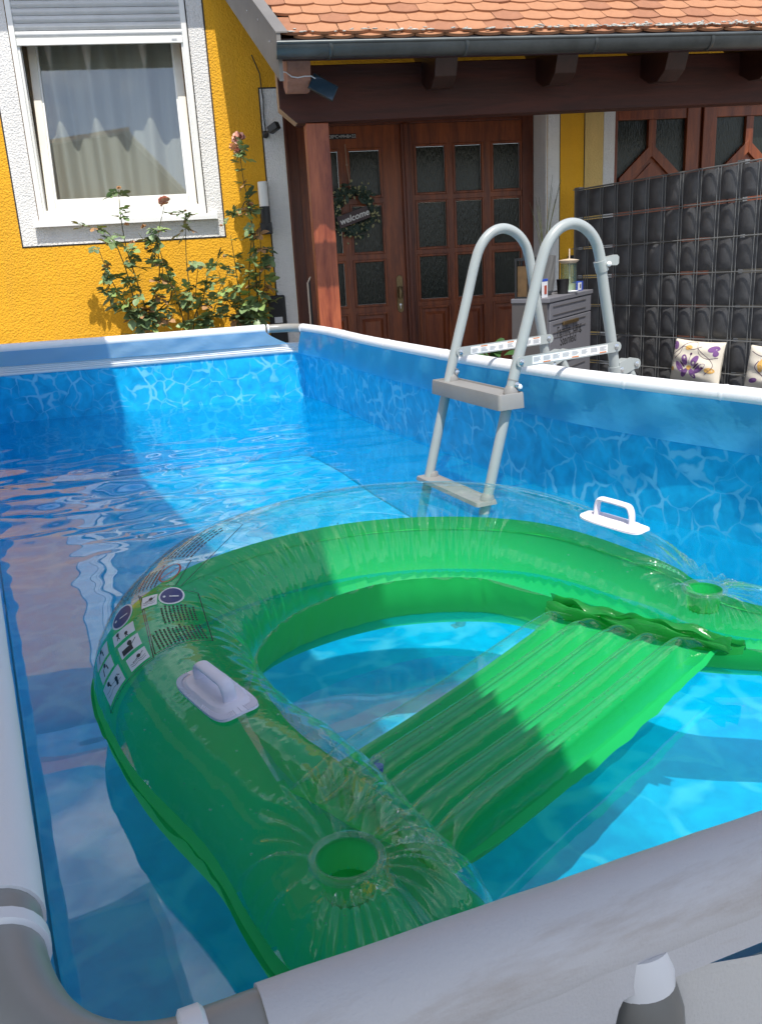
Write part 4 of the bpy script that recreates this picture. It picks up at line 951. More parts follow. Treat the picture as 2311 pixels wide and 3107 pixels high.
# ---- second wooden door with slanted panes
D2 = .14
d2 = MB(); d2.box(1.705, 1.79, D2, D2 + .06, GZ + .1, 1.498).box(2.385, 2.50, D2 - .01, D2 + .06, GZ + .1, 1.498).box(2.53, 2.65, D2 - .01, D2 + .06, GZ + .1, 1.498).box(1.79, 2.385, D2, D2 + .06, 1.325, 1.498).box(2.65, 3.25, D2, D2 + .06, 1.325, 1.498).box(3.25, 4.4, D2, D2 + .06, GZ + .1, 1.498).box(2.50, 2.53, D2 + .02, D2 + .06, GZ + .1, 1.498)
d2o = hp(d2, 'patio_door', M['wood_door'], bevel=.005)
for (xa, xb) in ((1.79, 2.385), (2.65, 3.25)):
    xm = (xa + xb) / 2; za, zt, zb = 1.100, 1.325, .84; tw = .033
    b = MB(); b.box(xm - tw, xm + tw, D2 - .004, D2 + .05, za, zt - .001)
    sl_ = (za - zb) / (xm - xa - .02)
    for sg in (-1, 1):
        X = lambda t: xm + sg * (xm - xa - .02) * t
        b.prism([(X(0), za + .045), (X(1), zb + .045), (X(1), zb - .055), (X(0), za - .055)], lambda p, q, d: (p, d, q), D2 - .006, D2 + .05)
    hp(b, 'glazing_bar', M['wood_door'], d2o, bevel=.003)
    b = MB(); b.prism([(xm, za - .05), (xa + .02, zb - .05), (xa + .02, zb - .4), (xb - .02, zb - .4), (xb - .02, zb - .05)], lambda p, q, d: (p, d, q), D2 + .02, D2 + .04)
    b.prism([(xm, za - .105), (xm - .15, zb + .015), (xm - .15, zb - .3), (xm + .15, zb - .3), (xm + .15, zb + .015)], lambda p, q, d: (p, d, q), D2 + .006, D2 + .02); hp(b, 'panel', M['wood_panel'], d2o)
    for sg in (-1, 1):
        b = MB(); b.prism([(xm + sg * tw, zt), (xm + sg * (xb - xm), zt), (xm + sg * (xb - xm), zb), (xm + sg * tw, za)], lambda p, q, d: (p, d, q), D2 + .030, D2 + .036); hp(b, 'pane', M['pane'] if (xa < 2) else M['pane'], d2o)
hp(MB().box(1.70, 4.4, D2 + .065, D2 + .3, GZ, 1.5), 'room_back', M['dark_room'])
# ---- porch: post, beam, rafters, roof, gutter
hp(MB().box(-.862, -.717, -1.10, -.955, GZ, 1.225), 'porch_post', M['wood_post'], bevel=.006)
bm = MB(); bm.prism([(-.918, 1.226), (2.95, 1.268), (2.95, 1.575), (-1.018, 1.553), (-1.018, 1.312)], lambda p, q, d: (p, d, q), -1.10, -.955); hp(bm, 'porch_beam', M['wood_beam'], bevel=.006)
be = MB(); be.prism([(-1.0195, 1.550), (-1.0195, 1.312), (-.918, 1.2245), (-.912, 1.226), (-1.017, 1.316), (-1.017, 1.550)], lambda p, q, d: (p, d, q), -1.098, -.957); hp(be, 'beam_end_face', M['wood_end'])
SL = R_(31); EY, EZ = -1.60, 1.598
def roofz(y, d=0.0): return EZ + (y - EY) * math.tan(SL) + d
for k, x in enumerate((-.915, -.035, .72, 1.44, 2.15)):
    pts = [(-1.52, roofz(-1.52, -.03)), (-1.50, roofz(-1.50, -.115)), (-1.44, 1.415), (-1.34, 1.365), (-1.22, 1.375), (-1.10, 1.43), (.0, roofz(0, -.20)), (.0, roofz(0, -.03))]
    hp(MB().prism(pts, lambda p, q, d: (d, p, q), x - .068, x + .068), 'rafter', M['rafter_lit' if k == 0 else 'wood_rafter'], bevel=.004)
def vs_(y): return -1.03 - .2 * (y + 1.6)
sf = MB(); sf.add([(vs_(-1.58), -1.58, roofz(-1.58, -.008)), (2.95, -1.58, roofz(-1.58, -.008)), (2.95, .1, roofz(.1, -.008)), (vs_(.1), .1, roofz(.1, -.008)), (vs_(-1.58), -1.58, roofz(-1.58, -.028)), (2.95, -1.58, roofz(-1.58, -.028)), (2.95, .1, roofz(.1, -.028)), (vs_(.1), .1, roofz(.1, -.028))], [(0, 1, 2, 3), (7, 6, 5, 4), (0, 4, 5, 1), (3, 2, 6, 7), (0, 3, 7, 4), (1, 5, 6, 2)])
porch = hp(sf, 'porch_roof', M['wood_rafter'])
hp(MB().box(-1.01, 2.95, -1.535, -1.515, 1.500, 1.575), 'fascia_board', M['wood_rafter'])
# plain tiles with rounded tails, each one laid by itself
TW, TLN, EXP = .1745, .30, .148
def tile_mesh(name, mat, sag, jit):
    out = [(-TW / 2 + .0015, TLN), (TW / 2 - .0015, TLN), (TW / 2 - .0015, sag)]
    n = 8
    for k in range(1, n): t = k / n; x = TW / 2 - .0015 - (TW - .003) * t; out.append((x, sag * (2 * t - 1) ** 2 + (random.uniform(-1, 1) * jit)))
    out.append((-TW / 2 + .0015, sag))
    return MB().prism(out, lambda p, q, d: (p, q, d), 0, .0150).mesh(name, mat)
TM = [tile_mesh('tile', M['tile'], .034, .0006), tile_mesh('tile', M['tile2'], .032, .0012), tile_mesh('tile', M['tile'], .030, .0018)]
rr_ = random.Random(5)
for row in range(-1, 8):
    rj = max(row, 0); dist = rj * EXP - (.0 if row >= 0 else .012); y = EY + dist * math.cos(SL); z = EZ + dist * math.sin(SL) + (.017 if row >= 0 else .0)
    x = -1.03 + (.0 if rj % 2 else TW / 2) + (0 if row >= 0 else TW / 2)
    while x < 2.92:
        if x - TW * .5 > vs_(y) - .03:
            o = hi('roof_tile', TM[rr_.choice((0, 0, 1, 2, 0))], (x, y, z + rr_.uniform(-.002, .002)), (SL - R_(3.6) + rr_.uniform(-.012, .012), rr_.uniform(-.008, .008), rr_.uniform(-.012, .012)), parent=porch)
        x += TW
# lichen along the eaves course
li = MB(); rl = random.Random(9)
for k in range(520):
    x = rl.uniform(-1.0, 2.9); wgt = .25 + .75 * min(1, max(0, (x - .1) / .9))
    if rl.random() > wgt: continue
    d = abs(rl.gauss(0, .022)); y = EY + d * math.cos(SL) - .004; z = EZ + d * math.sin(SL) + .032
    li.ball((x, y, z), rl.uniform(.005, .013), 6, 3, (rl.uniform(.8, 2.2), 1, .45))
lo = hp(li, 'lichen', M['lichen'], porch, 180); lo['kind'] = 'stuff'
# verge board
vb = MB()
def vq(y, dz, dx): return (vs_(y) + dx, y, roofz(y, dz))
ys = (-1.645, .05)
vs2 = [vq(y, dz, dx) for y in ys for dx in (-.022, .0) for dz in (.050, -.195)]
vb.add(vs2, [(0, 1, 3, 2), (4, 6, 7, 5), (0, 4, 5, 1), (2, 3, 7, 6), (0, 2, 6, 4), (1, 5, 7, 3)]); ve = hp(vb, 'verge_board', M['verge'])
vc = MB(); vs2 = [vq(y, dz, dx) for y in (-1.650, .05) for dx in (-.028, .040) for dz in (.058, .0505)]
vc.add(vs2, [(0, 1, 3, 2), (4, 6, 7, 5), (0, 4, 5, 1), (2, 3, 7, 6), (0, 2, 6, 4), (1, 5, 7, 3)]); hp(vc, 'verge_cap', M['verge'], ve)
for y in (-1.50, -1.28, -1.05, -.8, -.5):
    c = vq(y, -.02 - .06 * ((y * 7) % 1), -.023); hp(MB().ball(c, .006, 8, 5, (.5, 1, 1)), 'verge_screw', M['screw'], ve, 60)
# half-round gutter
GY, GZc, GR = -1.685, 1.545, .066
gp = [(GY - GR * math.cos(a), GZc - GR * math.sin(a)) for a in np.linspace(0, math.pi, 20)]
gi = [(GY - (GR - .003) * math.cos(a), GZc - (GR - .003) * math.sin(a)) for a in np.linspace(math.pi, 0, 20)]
gut = hp(MB().prism(gp + gi, lambda p, q, d: (d, p, q), -1.052, 2.95), 'gutter', M['gutter'], smooth=40)
hp(MB().tube([(-1.052, GY - GR, GZc + .004), (2.95, GY - GR, GZc + .004)], .010, 12), 'gutter_bead', M['gutter'], gut, 60)
ec = MB(); ec.prism(gp, lambda p, q, d: (d, p, q), -1.056, -1.050); hp(ec, 'gutter_end', M['gutter'], gut)
for u in (1003, 1417, 1809, 2160, 800 + 1600):
    s = hw(u, 150, 1.75)[0]
    bp_ = [(s + .006 * math.sin(a * 2), GY - (GR + .003) * math.cos(a), GZc - (GR + .003) * math.sin(a)) for a in np.linspace(-.15, math.pi + .1, 18)]
    hp(MB().tube(bp_, .011, 8, flat=.28, up=(1, 0, 0)), 'gutter_bracket', M['gutter'], gut, 40)
# ------------------------------------------------------------------ things fixed to or standing by the house
HM = Matrix.Translation((H0[0], H0[1], 0)) @ Matrix.Rotation(HA, 4, 'Z')      # house coordinates -> world
def hworld(s, off, z): return tuple(HM @ Vector((s, -off, z)))
def hthing(name, label, cat, s, off, z, group=None): return thing(name, label, cat, hworld(s, off, z), HA, group)
def sub(mb, name, mat, parent, smooth=None, bevel=0, label=None):
    return mb.build(name, mat, parent, smooth, bevel, label)
# security camera
t = hthing('security_camera', 'small black security camera on the white plaster beside the porch beam', 'camera', -1.058, .012, 1.295)
sub(MB().lathe([(.026, 0), (.026, .010), (.018, .018), (.008, .022)], (0, 0, 0), 18, Matrix.Rotation(R_(90), 3, 'X')), 'mount', M['black'], t, 50)
sub(MB().tube([(0, -.02, 0), (.012, -.05, .010), (.03, -.062, .02)], .007, 10), 'arm', M['black'], t, 60)
bM_ = Matrix.Translation((.062, -.075, .036)) @ Matrix.Rotation(R_(-38), 4, 'Z') @ Matrix.Rotation(R_(-24), 4, 'Y')
sub(MB().box(-.042, .042, -.027, .027, -.027, .027, bM_), 'body', M['black'], t, bevel=.007)
sub(MB().lathe([(.016, 0), (.016, .003), (.010, .004)], tuple(bM_ @ Vector((.0425, 0, 0))), 16, (bM_.to_3x3() @ Matrix.Rotation(R_(90), 3, 'Y'))), 'lens', M['blackm'], t, 60)
cb = MB().tube([hworld(*p) for p in ((-1.055, .02, 1.32), (-1.060, .015, 1.44), (-1.052, .02, 1.52), (-1.058, .015, 1.60), (-1.062, .03, 1.70), (-1.11, .06, 1.82))], .0045, 8).build('cable', M['black'], None, 60)
tag(cb, 'thin black cable running up the white plaster from the security camera', 'cable')
# solar panel hanging from the first rafter
t = hthing('solar_panel', 'small dark blue solar panel hanging at an angle from the first rafter', 'solar panel', -.775, 1.42, 1.375)
pM = Matrix.Rotation(R_(29), 4, 'Y') @ Matrix.Rotation(R_(-12), 4, 'X')
sub(MB().box(-.078, .078, -.006, .006, -.043, .043, pM), 'panel', M['solar'], t, bevel=.002)
fr = MB()
for (a, b, c, d) in ((-.081, .081, .0432, .0465), (-.081, .081, -.0465, -.0432), (-.081, -.0782, -.0432, .0432), (.0782, .081, -.0432, .0432)): fr.box(a, b, -.007, .008, c, d, pM)
sub(fr, 'panel_frame', M['blackm'], t)
sub(MB().tube([(-.01, .008, .02), (-.012, .03, .055), (-.012, .05, .075)], .006, 8), 'panel_bracket', M['black'], t, 60)
cb = MB().tube([hworld(*p) for p in ((-1.02, 1.36, 1.478), (-.99, 1.45, 1.455), (-.96, 1.46, 1.43), (-.925, 1.46, 1.424), (-.885, 1.46, 1.430), (-.845, 1.45, 1.432), (-.82, 1.44, 1.42))], .0032, 8).build('cable', M['paper'], None, 60)
tag(cb, 'pale wavy cable leading to the small solar panel', 'cable')
# wall lamp
t = hthing('wall_lamp', 'cylindrical wall lamp with white upper and black lower half behind the roses', 'lamp', -1.115, .0, .60)
sub(MB().box(-.03, .03, -.03, .0, .0, .36), 'back_plate', M['black'], t)
sub(MB().lathe([(.036, .19), (.036, .362), (.030, .366)], (0, -.075, 0), 24), 'opal_shade', M['lampw'], t, 40)
sub(MB().lathe([(.036, .06), (.037, .19)], (0, -.075, 0), 24), 'lamp_body', M['black'], t, 40)
sub(MB().box(-.045, .045, -.105, -.03, -.01, .075), 'lamp_foot', M['black'], t, bevel=.006)
sub(MB().lathe([(.016, 0), (.016, .004), (.008, .005)], (.008, -.106, .035), 14, Matrix.Rotation(R_(90), 3, 'X')), 'sensor', M['blackm'], t, 50)
# door bell panel
t = hthing('doorbell_panel', 'black mailbox panel with a white name plate on the wall by the door', 'mailbox', -1.082, .0, -.33)
sub(MB().box(-.068, .068, -.035, .0, .0, .465), 'case', M['black'], t, bevel=.014)
sub(MB().box(-.046, .046, -.041, -.0352, .08, .44), 'front_panel', M['blackm'], t, bevel=.004)
sub(MB().box(-.028, .034, -.043, -.0412, .255, .300), 'name_plate', M['paper'], t)
# wreath with sign on the front door
t = hthing('door_wreath', 'eucalyptus wreath with cream leaves and a tilted welcome board hung on the front door', 'wreath', -.395, -DY + .03, .735)
rw = random.Random(3)
def leafset(mb, cnt, size, rad, jit, rnd):
    for _ in range(cnt):
        a = rnd.uniform(0, 2 * math.pi); rr = rad + rnd.gauss(0, jit)
        M3 = Matrix.Translation((rr * math.cos(a), -rnd.uniform(.005, .05), rr * math.sin(a) * 1.06)) @ Matrix.Rotation(rnd.uniform(0, 6.28), 4, 'Y') @ Matrix.Rotation(rnd.uniform(-.9, .9), 4, 'X')
        s = size * rnd.uniform(.6, 1.3); mb.add([M3 @ Vector(p) for p in ((0, 0, -s), (s * .5, .004, -s * .2), (s * .42, .004, s * .5), (0, 0, s), (-s * .42, .004, s * .5), (-s * .5, .004, -s * .2))], [(0, 1, 2, 3), (0, 3, 4, 5)])
    return mb
sub(MB().tube([(.150 * math.cos(a), -.015, .160 * math.sin(a)) for a in np.linspace(0, 2 * math.pi, 37)], .012, 8, False), 'ring', M['wreath'], t, 60)
o = sub(leafset(MB(), 190, .026, .150, .026, rw), 'green_leaves', M['wreath'], t); o['kind'] = 'stuff'
o = sub(leafset(MB(), 210, .013, .155, .036, rw), 'cream_leaves', M['wreath_y'], t); o['kind'] = 'stuff'
sM = Matrix.Translation((-.008, -.065, -.045)) @ Matrix.Rotation(R_(-17), 4, 'Y')
bd = sub(MB().box(-.130, .130, -.006, .006, -.046, .046, sM), 'welcome_board', M['signw'], t, bevel=.002)
me = text_mesh('welcome', .068, M['chalk'], 'lettering', shear=.25, bold=.0012)
o = bpy.data.objects.new('lettering', me); col.objects.link(o); o.parent = bd; o.matrix_local = sM @ Matrix.Translation((.005, -.0075, -.002)) @ Matrix.Rotation(R_(90), 4, 'X')
sub(MB().tube([(-.008, -.02, .16), (-.030, -.018, .34), (-.034, -.016, .50)], .004, 6).ball((-.030, -.02, .35), .011, 8, 5), 'string', M['rope'], t, 60)
# blessing tag
t = hthing('blessing_tag', 'narrow black strip with chalk lettering at the top of the front door', 'door tag', -.44, -DY + .0015, 1.298)
sub(MB().box(-.105, .108, -.002, .0, -.019, .019), 'strip', M['black'], t)
o = bpy.data.objects.new('lettering', text_mesh('20*C+M+B+22', .034, M['chalk'], 'lettering')); col.objects.link(o); o.parent = t; o.location = (0.002, -.0028, -.001); o.rotation_euler = (R_(90), 0, 0)
t = hthing('chalk_blessing', 'faint chalk lettering on the top rail of the second wooden door', 'chalk writing', 2.89, -D2 + .0012, 1.405)
o = bpy.data.objects.new('lettering', text_mesh('20*C+M+B+24', .045, M['chalk_faint'], 'lettering', extrude=.0003)); col.objects.link(o); o.parent = t; o.location = (0, 0, 0); o.rotation_euler = (R_(90), 0, 0)
# slim metal bracket by the post
t = hthing('boot_scraper_bar', 'thin beige and black bent metal bar standing beside the porch post', 'metal bar', -.868, .62, GZ)
sub(MB().box(-.020, -.010, -.006, .006, 0, 1.095).add([(-.020, -.006, 1.095), (-.010, -.006, 1.095), (.012, -.006, 1.137), (.003, -.006, 1.137), (-.020, .006, 1.095), (-.010, .006, 1.095), (.012, .006, 1.137), (.003, .006, 1.137)], [(0, 1, 2, 3), (7, 6, 5, 4), (0, 4, 5, 1), (1, 5, 6, 2), (2, 6, 7, 3), (3, 7, 4, 0)]), 'beige_bar', M['lid'], t)
sub(MB().box(-.0095, .006, -.004, .004, 0, 1.12), 'black_bar', M['black'], t)
# socket on the yellow wall
t = hthing('wall_socket', 'black double wall socket on the yellow wall above the grey cabinet', 'socket', hw(1745, 790, 0)[0], .0, hw(1745, 790, 0)[1] - .03)
sub(MB().box(-.07, .07, -.045, 0, 0, .075), 'case', M['black'], t, bevel=.01)
for dx in (-.034, .034): sub(MB().lathe([(.026, 0), (.026, .008), (.02, .010)], (dx, -.045, .038), 16, Matrix.Rotation(R_(90), 3, 'X')), 'socket_lid', M['blackm'], t, 50)
# ------------------------------------------------------------------ privacy fence
FS = 1.10
def fpt(u, v, d): return CAMP + ray(u, v) * d * FS
fA = fpt(2311, 482, 4.8); fB = fpt(1745, 576, 6.15)
fd = (fB - fA); fdl = np.linalg.norm(fd); fd /= fdl
FT0 = -1.3; FT1 = fdl                     # along the fence; 0 at the frame edge
fbase = fB + fd * .0
fence = thing('privacy_fence', 'anthracite mesh fence woven with plastic privacy strips beside the pool', 'fence', (fB[0], fB[1], GZ))
def fpart(mb, name, mat, smooth=None):
    o = mb.build(name, mat, None, smooth); o.parent = fence; o.matrix_parent_inverse = Matrix.Translation((-fB[0], -fB[1], -GZ)); return o
fn_ = np.array([-fd[1], fd[0], 0]); fn_ /= np.linalg.norm(fn_)
if fn_[0] > 0: fn_ = -fn_
WS = .2200; PIT = .158
def F(t, off, dz): return fA + fd * t + fn_ * off + np.array([0, 0, dz])
nrow = 8
for rI in range(nrow):
    ztop = -rI * WS - .010 + random.uniform(-.003, .002); zbot = ztop - WS + .022 + random.uniform(-.003, .003)
    def sfn(a, b):
        t = FT0 + (FT1 - FT0 - .01) * a; q = abs(math.sin(math.pi * t / PIT)) ** .62
        amp = .030 * (1 + .18 * math.sin(t * 7.3 + rI * 2.1) * math.sin(t * 3.1 + rI)) * (1 - .55 * abs(2 * b - 1) ** 5)
        return F(t, -.012 + amp * q, ztop + (zbot - ztop) * b)
    fpart(MB().grid(sfn, int((FT1 - FT0) / PIT * 14), 8), 'privacy_strip', M['fence'], 180)
k = math.ceil(FT0 / PIT)
while k * PIT < FT1:
    for dt in (-.013, .013): fpart(MB().tube([F(k * PIT + dt, .004, .0), F(k * PIT + dt, .004, -nrow * WS)], .0030, 6), 'mesh_rod', M['wire'], 60)
    k += 1
for rI in range(nrow + 1):
    for off in (.022, -.020): fpart(MB().tube([F(FT0, off, -rI * WS), F(FT1, off, -rI * WS)], .0036, 6), 'mesh_wire', M['wire'], 60)
for tt in (FT0, (FT0 + FT1) * .42, FT1 + .02): fpart(MB().box(*(lambda p: (p[0] + .03, p[0] + .07, p[1] - .03, p[1] + .03, GZ, p[2] + .02))(F(tt, 0, 0))), 'fence_post', M['wire'])
# ------------------------------------------------------------------ cabinet with things on it
ca = R_(33) ; cd = 5.45
cc = CAMP + ray(1660, 905) * cd; ctz = cc[2]
def camlev(a): d = np.array([math.sin(a), math.cos(a), 0]); return YR.T @ d
fx = camlev(ca); bx = camlev(ca - math.pi / 2)          # front direction (to the right), side direction (to the left, going back)
cab_rz = math.atan2(fx[1], fx[0])
cab = thing('shoe_cabinet', 'grey shoe cabinet with tilting drawers and dark lettering in the porch corner', 'cabinet', (cc[0], cc[1], GZ), cab_rz)
CWd, CDp = .80, .24; H_ = ctz - GZ
sub(MB().box(0, CWd, .0, CDp, .05, H_ - .028), 'carcass', M['cab'], cab)
sub(MB().box(-.006, -.0005, .0, CDp, .05, H_ - .028), 'side_panel', M['cab_side'], cab)
sub(MB().box(-.012, CWd + .015, -.018, CDp + .004, H_ - .0275, H_), 'cabinet_top', M['cab'], cab, bevel=.003)
for (z0, z1) in ((H_ - .140, H_ - .034), (H_ - .40, H_ - .148), (H_ - .66, H_ - .408), (H_ - .92, H_ - .668)):
    dr_ = sub(MB().box(.015, CWd - .015, -.014, -.0005, z0, z1), 'drawer', M['cab'], cab, bevel=.003)
    sub(MB().box(.06, CWd - .13, -.0185, -.0145, z1 - .025, z1 - .021).box(.06, CWd - .13, -.0185, -.0145, z1 - .078, z1 - .074), 'drawer_groove', M['cab_side'], dr_)
hd = sub(MB().box(.22, .50, -.030, -.0145, H_ - .190, H_ - .166), 'drawer_pull', M['brass'], cab, bevel=.004)
for txt, z, x, s_ in (('Familie  Lang', H_ - .226, .36, .088), ('Steinfeld', H_ - .292, .34, .088)):
    o = bpy.data.objects.new('lettering', text_mesh(txt, s_, M['ink'], 'lettering', extrude=.0004)); col.objects.link(o); o['kind'] = 'stuff'; o.parent = cab; o.location = (x, -.0150, z); o.rotation_euler = (R_(90), 0, 0)
sub(MB().box(.08, CWd - .2, -.0165, -.0145, H_ - .2595, H_ - .2565), 'drawer_groove', M['cab_side'], cab)
def on_cab(name, label, cat, x, y): 
    p = np.array([cc[0], cc[1], 0]) + fx * x + np.array([-fx[1], fx[0], 0]) * y
    return thing(name, label, cat, (p[0], p[1], ctz), cab_rz)
t = on_cab('wooden_lantern', 'tan wooden lantern with dark frame at the left end of the cabinet top', 'lantern', .05, .17)
lb = MB().box(-.045, .045, -.045, .045, 0, .012).box(-.045, .045, -.045, .045, .235, .25)
for sx in (-1, 1):
    for sy in (-1, 1): lb.box(sx * .045 - .006, sx * .045 + .006, sy * .045 - .006, sy * .045 + .006, .0, .25)
sub(lb, 'lantern_frame', M['black'], t); sub(MB().box(-.037, .037, -.037, .037, .012, .20), 'tan_body', M['tan'], t)
sub(MB().tube([(-.04, 0, .25), (-.03, 0, .30), (0, 0, .33), (.03, 0, .30), (.04, 0, .25)], .004, 6), 'lantern_handle', M['black'], t, 60)
t = on_cab('picture_frame', 'white-edged card with blue rim leaning by the wooden lantern', 'card', .09, .05)
sub(MB().box(-.04, .04, 0, .008, 0, .10), 'card', M['paper'], t); sub(MB().box(-.04, .04, -.001, .009, .1005, .115), 'blue_rim', M['blue_box'], t); sub(MB().box(-.018, .022, -.0015, -.0005, .02, .075), 'card_print', M['red'], t)
t = on_cab('patterned_vase', 'dark grey vase with a diamond relief and bare twigs on the cabinet', 'vase', .29, .14)
vp = MB()
vs = []; nS = 24
for k, (r_, z) in enumerate(((.045, 0), (.062, .03), (.070, .10), (.074, .20), (.076, .25), (.070, .252))):
    for q_ in range(nS): a = 2 * math.pi * (q_ + (.5 if k % 2 else 0)) / nS; rr2 = r_ * (1 + (.04 if (q_ + k) % 2 else -.02)); vs.append((rr2 * math.cos(a), rr2 * math.sin(a), z))
vp.add(vs, [(i * nS + q_, i * nS + (q_ + 1) % nS, (i + 1) * nS + (q_ + 1) % nS, (i + 1) * nS + q_) for i in range(5) for q_ in range(nS)]); sub(vp, 'vase_body', M['terracotta'], t)
tw = MB(); rt = random.Random(4)
for _ in range(9): a = rt.uniform(0, 6.28); e = rt.uniform(.05, .16); h = rt.uniform(.32, .58); tw.tube([(0, 0, .2), (e * .4 * math.cos(a), e * .4 * math.sin(a), .2 + h * .5), (e * math.cos(a), e * math.sin(a), .2 + h)], [.003, .0022, .001], 5)
sub(tw, 'twigs', M['stem'], t, 60)
t = on_cab('flower_pot', 'small black plant pot between the vase and the drinking glass', 'pot', .40, .05)
sub(MB().lathe([(.035, 0), (.042, .09), (.045, .095), (.038, .096), (.036, .06)], (0, 0, 0), 18), 'pot', M['black'], t, 40)
t = on_cab('drinking_glass', 'tall clear glass of creamy drink with beige lid and straw on the cabinet', 'glass', .56, .07)
sub(MB().lathe([(.050, 0), (.052, .004), (.054, .19), (.0515, .19), (.0495, .006)], (0, 0, 0), 24), 'tumbler', M['film_thick'], t, 50)
sub(MB().lathe([(.047, .007), (.048, .055), (.001, .056)], (0, 0, 0), 20), 'drink', M['cream'], t, 40)
sub(MB().lathe([(.050, .191), (.068, .205), (.070, .212), (.035, .218), (.001, .222)], (0, 0, 0), 24), 'lid', M['lid'], t, 40)
sub(MB().tube([(-.028, -.02, .02), (.012, .0, .21), (.024, .004, .285)], .0045, 8), 'straw', M['lid'], t, 60)
t = on_cab('cigarette_carton', 'small blue and white carton at the right end of the cabinet top', 'carton', .69, .05)
sub(MB().box(-.055, .055, -.018, .02, 0, .062), 'carton', M['blue_box'], t); sub(MB().box(-.050, .020, -.0195, -.0185, .006, .056), 'white_label', M['paper'], t); sub(MB().box(-.010, .008, -.0202, -.0196, .018, .046), 'dark_print', M['ink'], t)
t = on_cab('small_plate', 'flat pale plate in front of the drinking glass on the cabinet', 'plate', .47, .03)
sub(MB().lathe([(.03, 0), (.055, .006), (.06, .014), (.055, .013), (.03, .006), (.001, .006)], (0, 0, 0), 20), 'plate', M['paper'], t, 40)
# ------------------------------------------------------------------ bench with cushions along the fence
bt = FT0 + .1
bp0 = F(-.55, .16, 0); 
bench = thing('bench', 'low dark bench standing along the privacy fence', 'bench', (bp0[0], bp0[1], GZ), math.atan2(fd[1], fd[0]))
SZ = .28
for k in range(4): sub(MB().box(-.75, 1.25, -.16 + k * .10, -.07 + k * .10, SZ - .03, SZ), 'slat', M['blackm'], bench)
for x in (-.7, 1.18):
    for y in (-.13, .20): sub(MB().box(x, x + .05, y, y + .05, 0, SZ - .0305), 'leg', M['blackm'], bench)
def cushion(name, label, ttop, wid, hgt, seed, prints):
    # stands on the bench, leaning on the fence; local x along the fence towards the camera, y out from the fence, z up
    base = F(ttop, .105, 0); base[2] = GZ + SZ + .002
    ang = math.atan2(-fd[1], -fd[0])
    t = thing(name, label, 'cushion', tuple(base), ang, None)
    tilt = Matrix.Rotation(R_(-9), 4, 'X')
    rs = random.Random(seed)
    def body(side):
        def fn(a, b):
            x = (a - .5); z = b; px = 1 - abs(2 * a - 1) ** 2.6; pz = 1 - abs(2 * b - 1) ** 2.6
            th = .075 * (max(0, px) * max(0, pz)) ** .55
            pin = .055 * (1 - 4 * (a - .5) ** 2) * (2 * b - 1) ** 2 * (1 if b > .5 else -1)
            pinx = .055 * (1 - 4 * (b - .5) ** 2) * (2 * a - 1) ** 2 * (1 if a > .5 else -1)
            wrk = .006 * math.sin(9 * a + 14 * b + seed) * math.exp(-((a - .85) / .2) ** 2) + .004 * math.sin(21 * b + 5 * a)
            return tilt @ Vector((wid * (x - pinx * .6), side * th - wrk * max(0, px) * max(0, pz) , hgt * (z - pin * .6)))
        return fn
    c = sub(MB().grid(body(-1), 36, 36), 'cushion_face', M['cloth'], t, 180); sub(MB().grid(body(1), 36, 36), 'cushion_back', M['cloth'], t, 180)
    f0 = body(SIDE)
    def pt(a, b): p = f0(a, b); return p + Vector((0, SIDE * .0016, 0))
    for (nm, mat, shapes) in prints:
        for sh in shapes:
            mb = MB()
            if sh[0] == 'ell':
                _, ax, bz, ra, rb, rot = sh
                cpt = pt(ax, bz); ring = []
                for k in range(18): th = 2 * math.pi * k / 18; dx, dz = ra * math.cos(th), rb * math.sin(th); ring.append(pt(min(.99, max(.01, ax + dx * math.cos(rot) - dz * math.sin(rot))), min(.99, max(.01, bz + dx * math.sin(rot) + dz * math.cos(rot)))))
                mb.add([cpt] + ring, [(0, 1 + k, 1 + (k + 1) % 18) for k in range(18)])
            else:
                _, pts, w_ = sh
                C = catmull(pts, 6)
                for k in range(len(C) - 1):
                    A, B = pt(*np.clip(C[k], .01, .99)), pt(*np.clip(C[k + 1], .01, .99)); d = (B - A); n_ = Vector((-d.z, 0, d.x)); n_ = n_.normalized() * w_ if n_.length > 0 else n_
                    mb.add([A - n_, B - n_, B + n_, A + n_], [(0, 1, 2, 3)])
            sub(mb, nm, M[mat], c)
    return t
SIDE = -1
E1 = lambda a, b, ra, rb, rot=0: ('ell', a, b, ra, rb, rot)
L1 = lambda pts, w: ('line', pts, w)
def mirror(s, on): return s
cush1 = [('flower_print', 'purple', [E1(.30, .40, .055, .15, .75), E1(.40, .56, .06, .12, .3), E1(.60, .56, .06, .12, -.3), E1(.70, .40, .055, .15, -.75), E1(.42, .28, .05, .12, -.5), E1(.58, .28, .05, .12, .5), E1(.10, .86, .07, .10, .6), E1(.88, .84, .09, .07, .4), E1(.93, .74, .04, .06, 0)]),
         ('flower_centre', 'ochre', [E1(.5, .40, .05, .05), E1(.5, .40, .045, .045)]),
         ('yellow_bud', 'ochre', [E1(.42, .84, .07, .055)]), ('yellow_bud', 'ochre', [E1(.88, .38, .08, .06)]), ('yellow_bud', 'ochre', [E1(.12, .34, .05, .05)]),
         ('plum_print', 'plum', [E1(.36, .46, .018, .08, .75), E1(.64, .46, .018, .08, -.75), E1(.5, .70, .022, .03), E1(.76, .42, .028, .022), L1([(.5, .48), (.5, .67)], .0016), L1([(.58, .40), (.74, .42)], .0016), L1([(.10, .66), (.22, .78), (.36, .95), (.52, .97), (.60, .84), (.72, .72), (.86, .60), (.92, .46), (.80, .28)], .0022), L1([(.14, .56), (.26, .70), (.30, .86), (.50, .80), (.66, .88)], .0018), L1([(.60, .84), (.66, .70), (.80, .62), (.97, .66)], .0018)])]
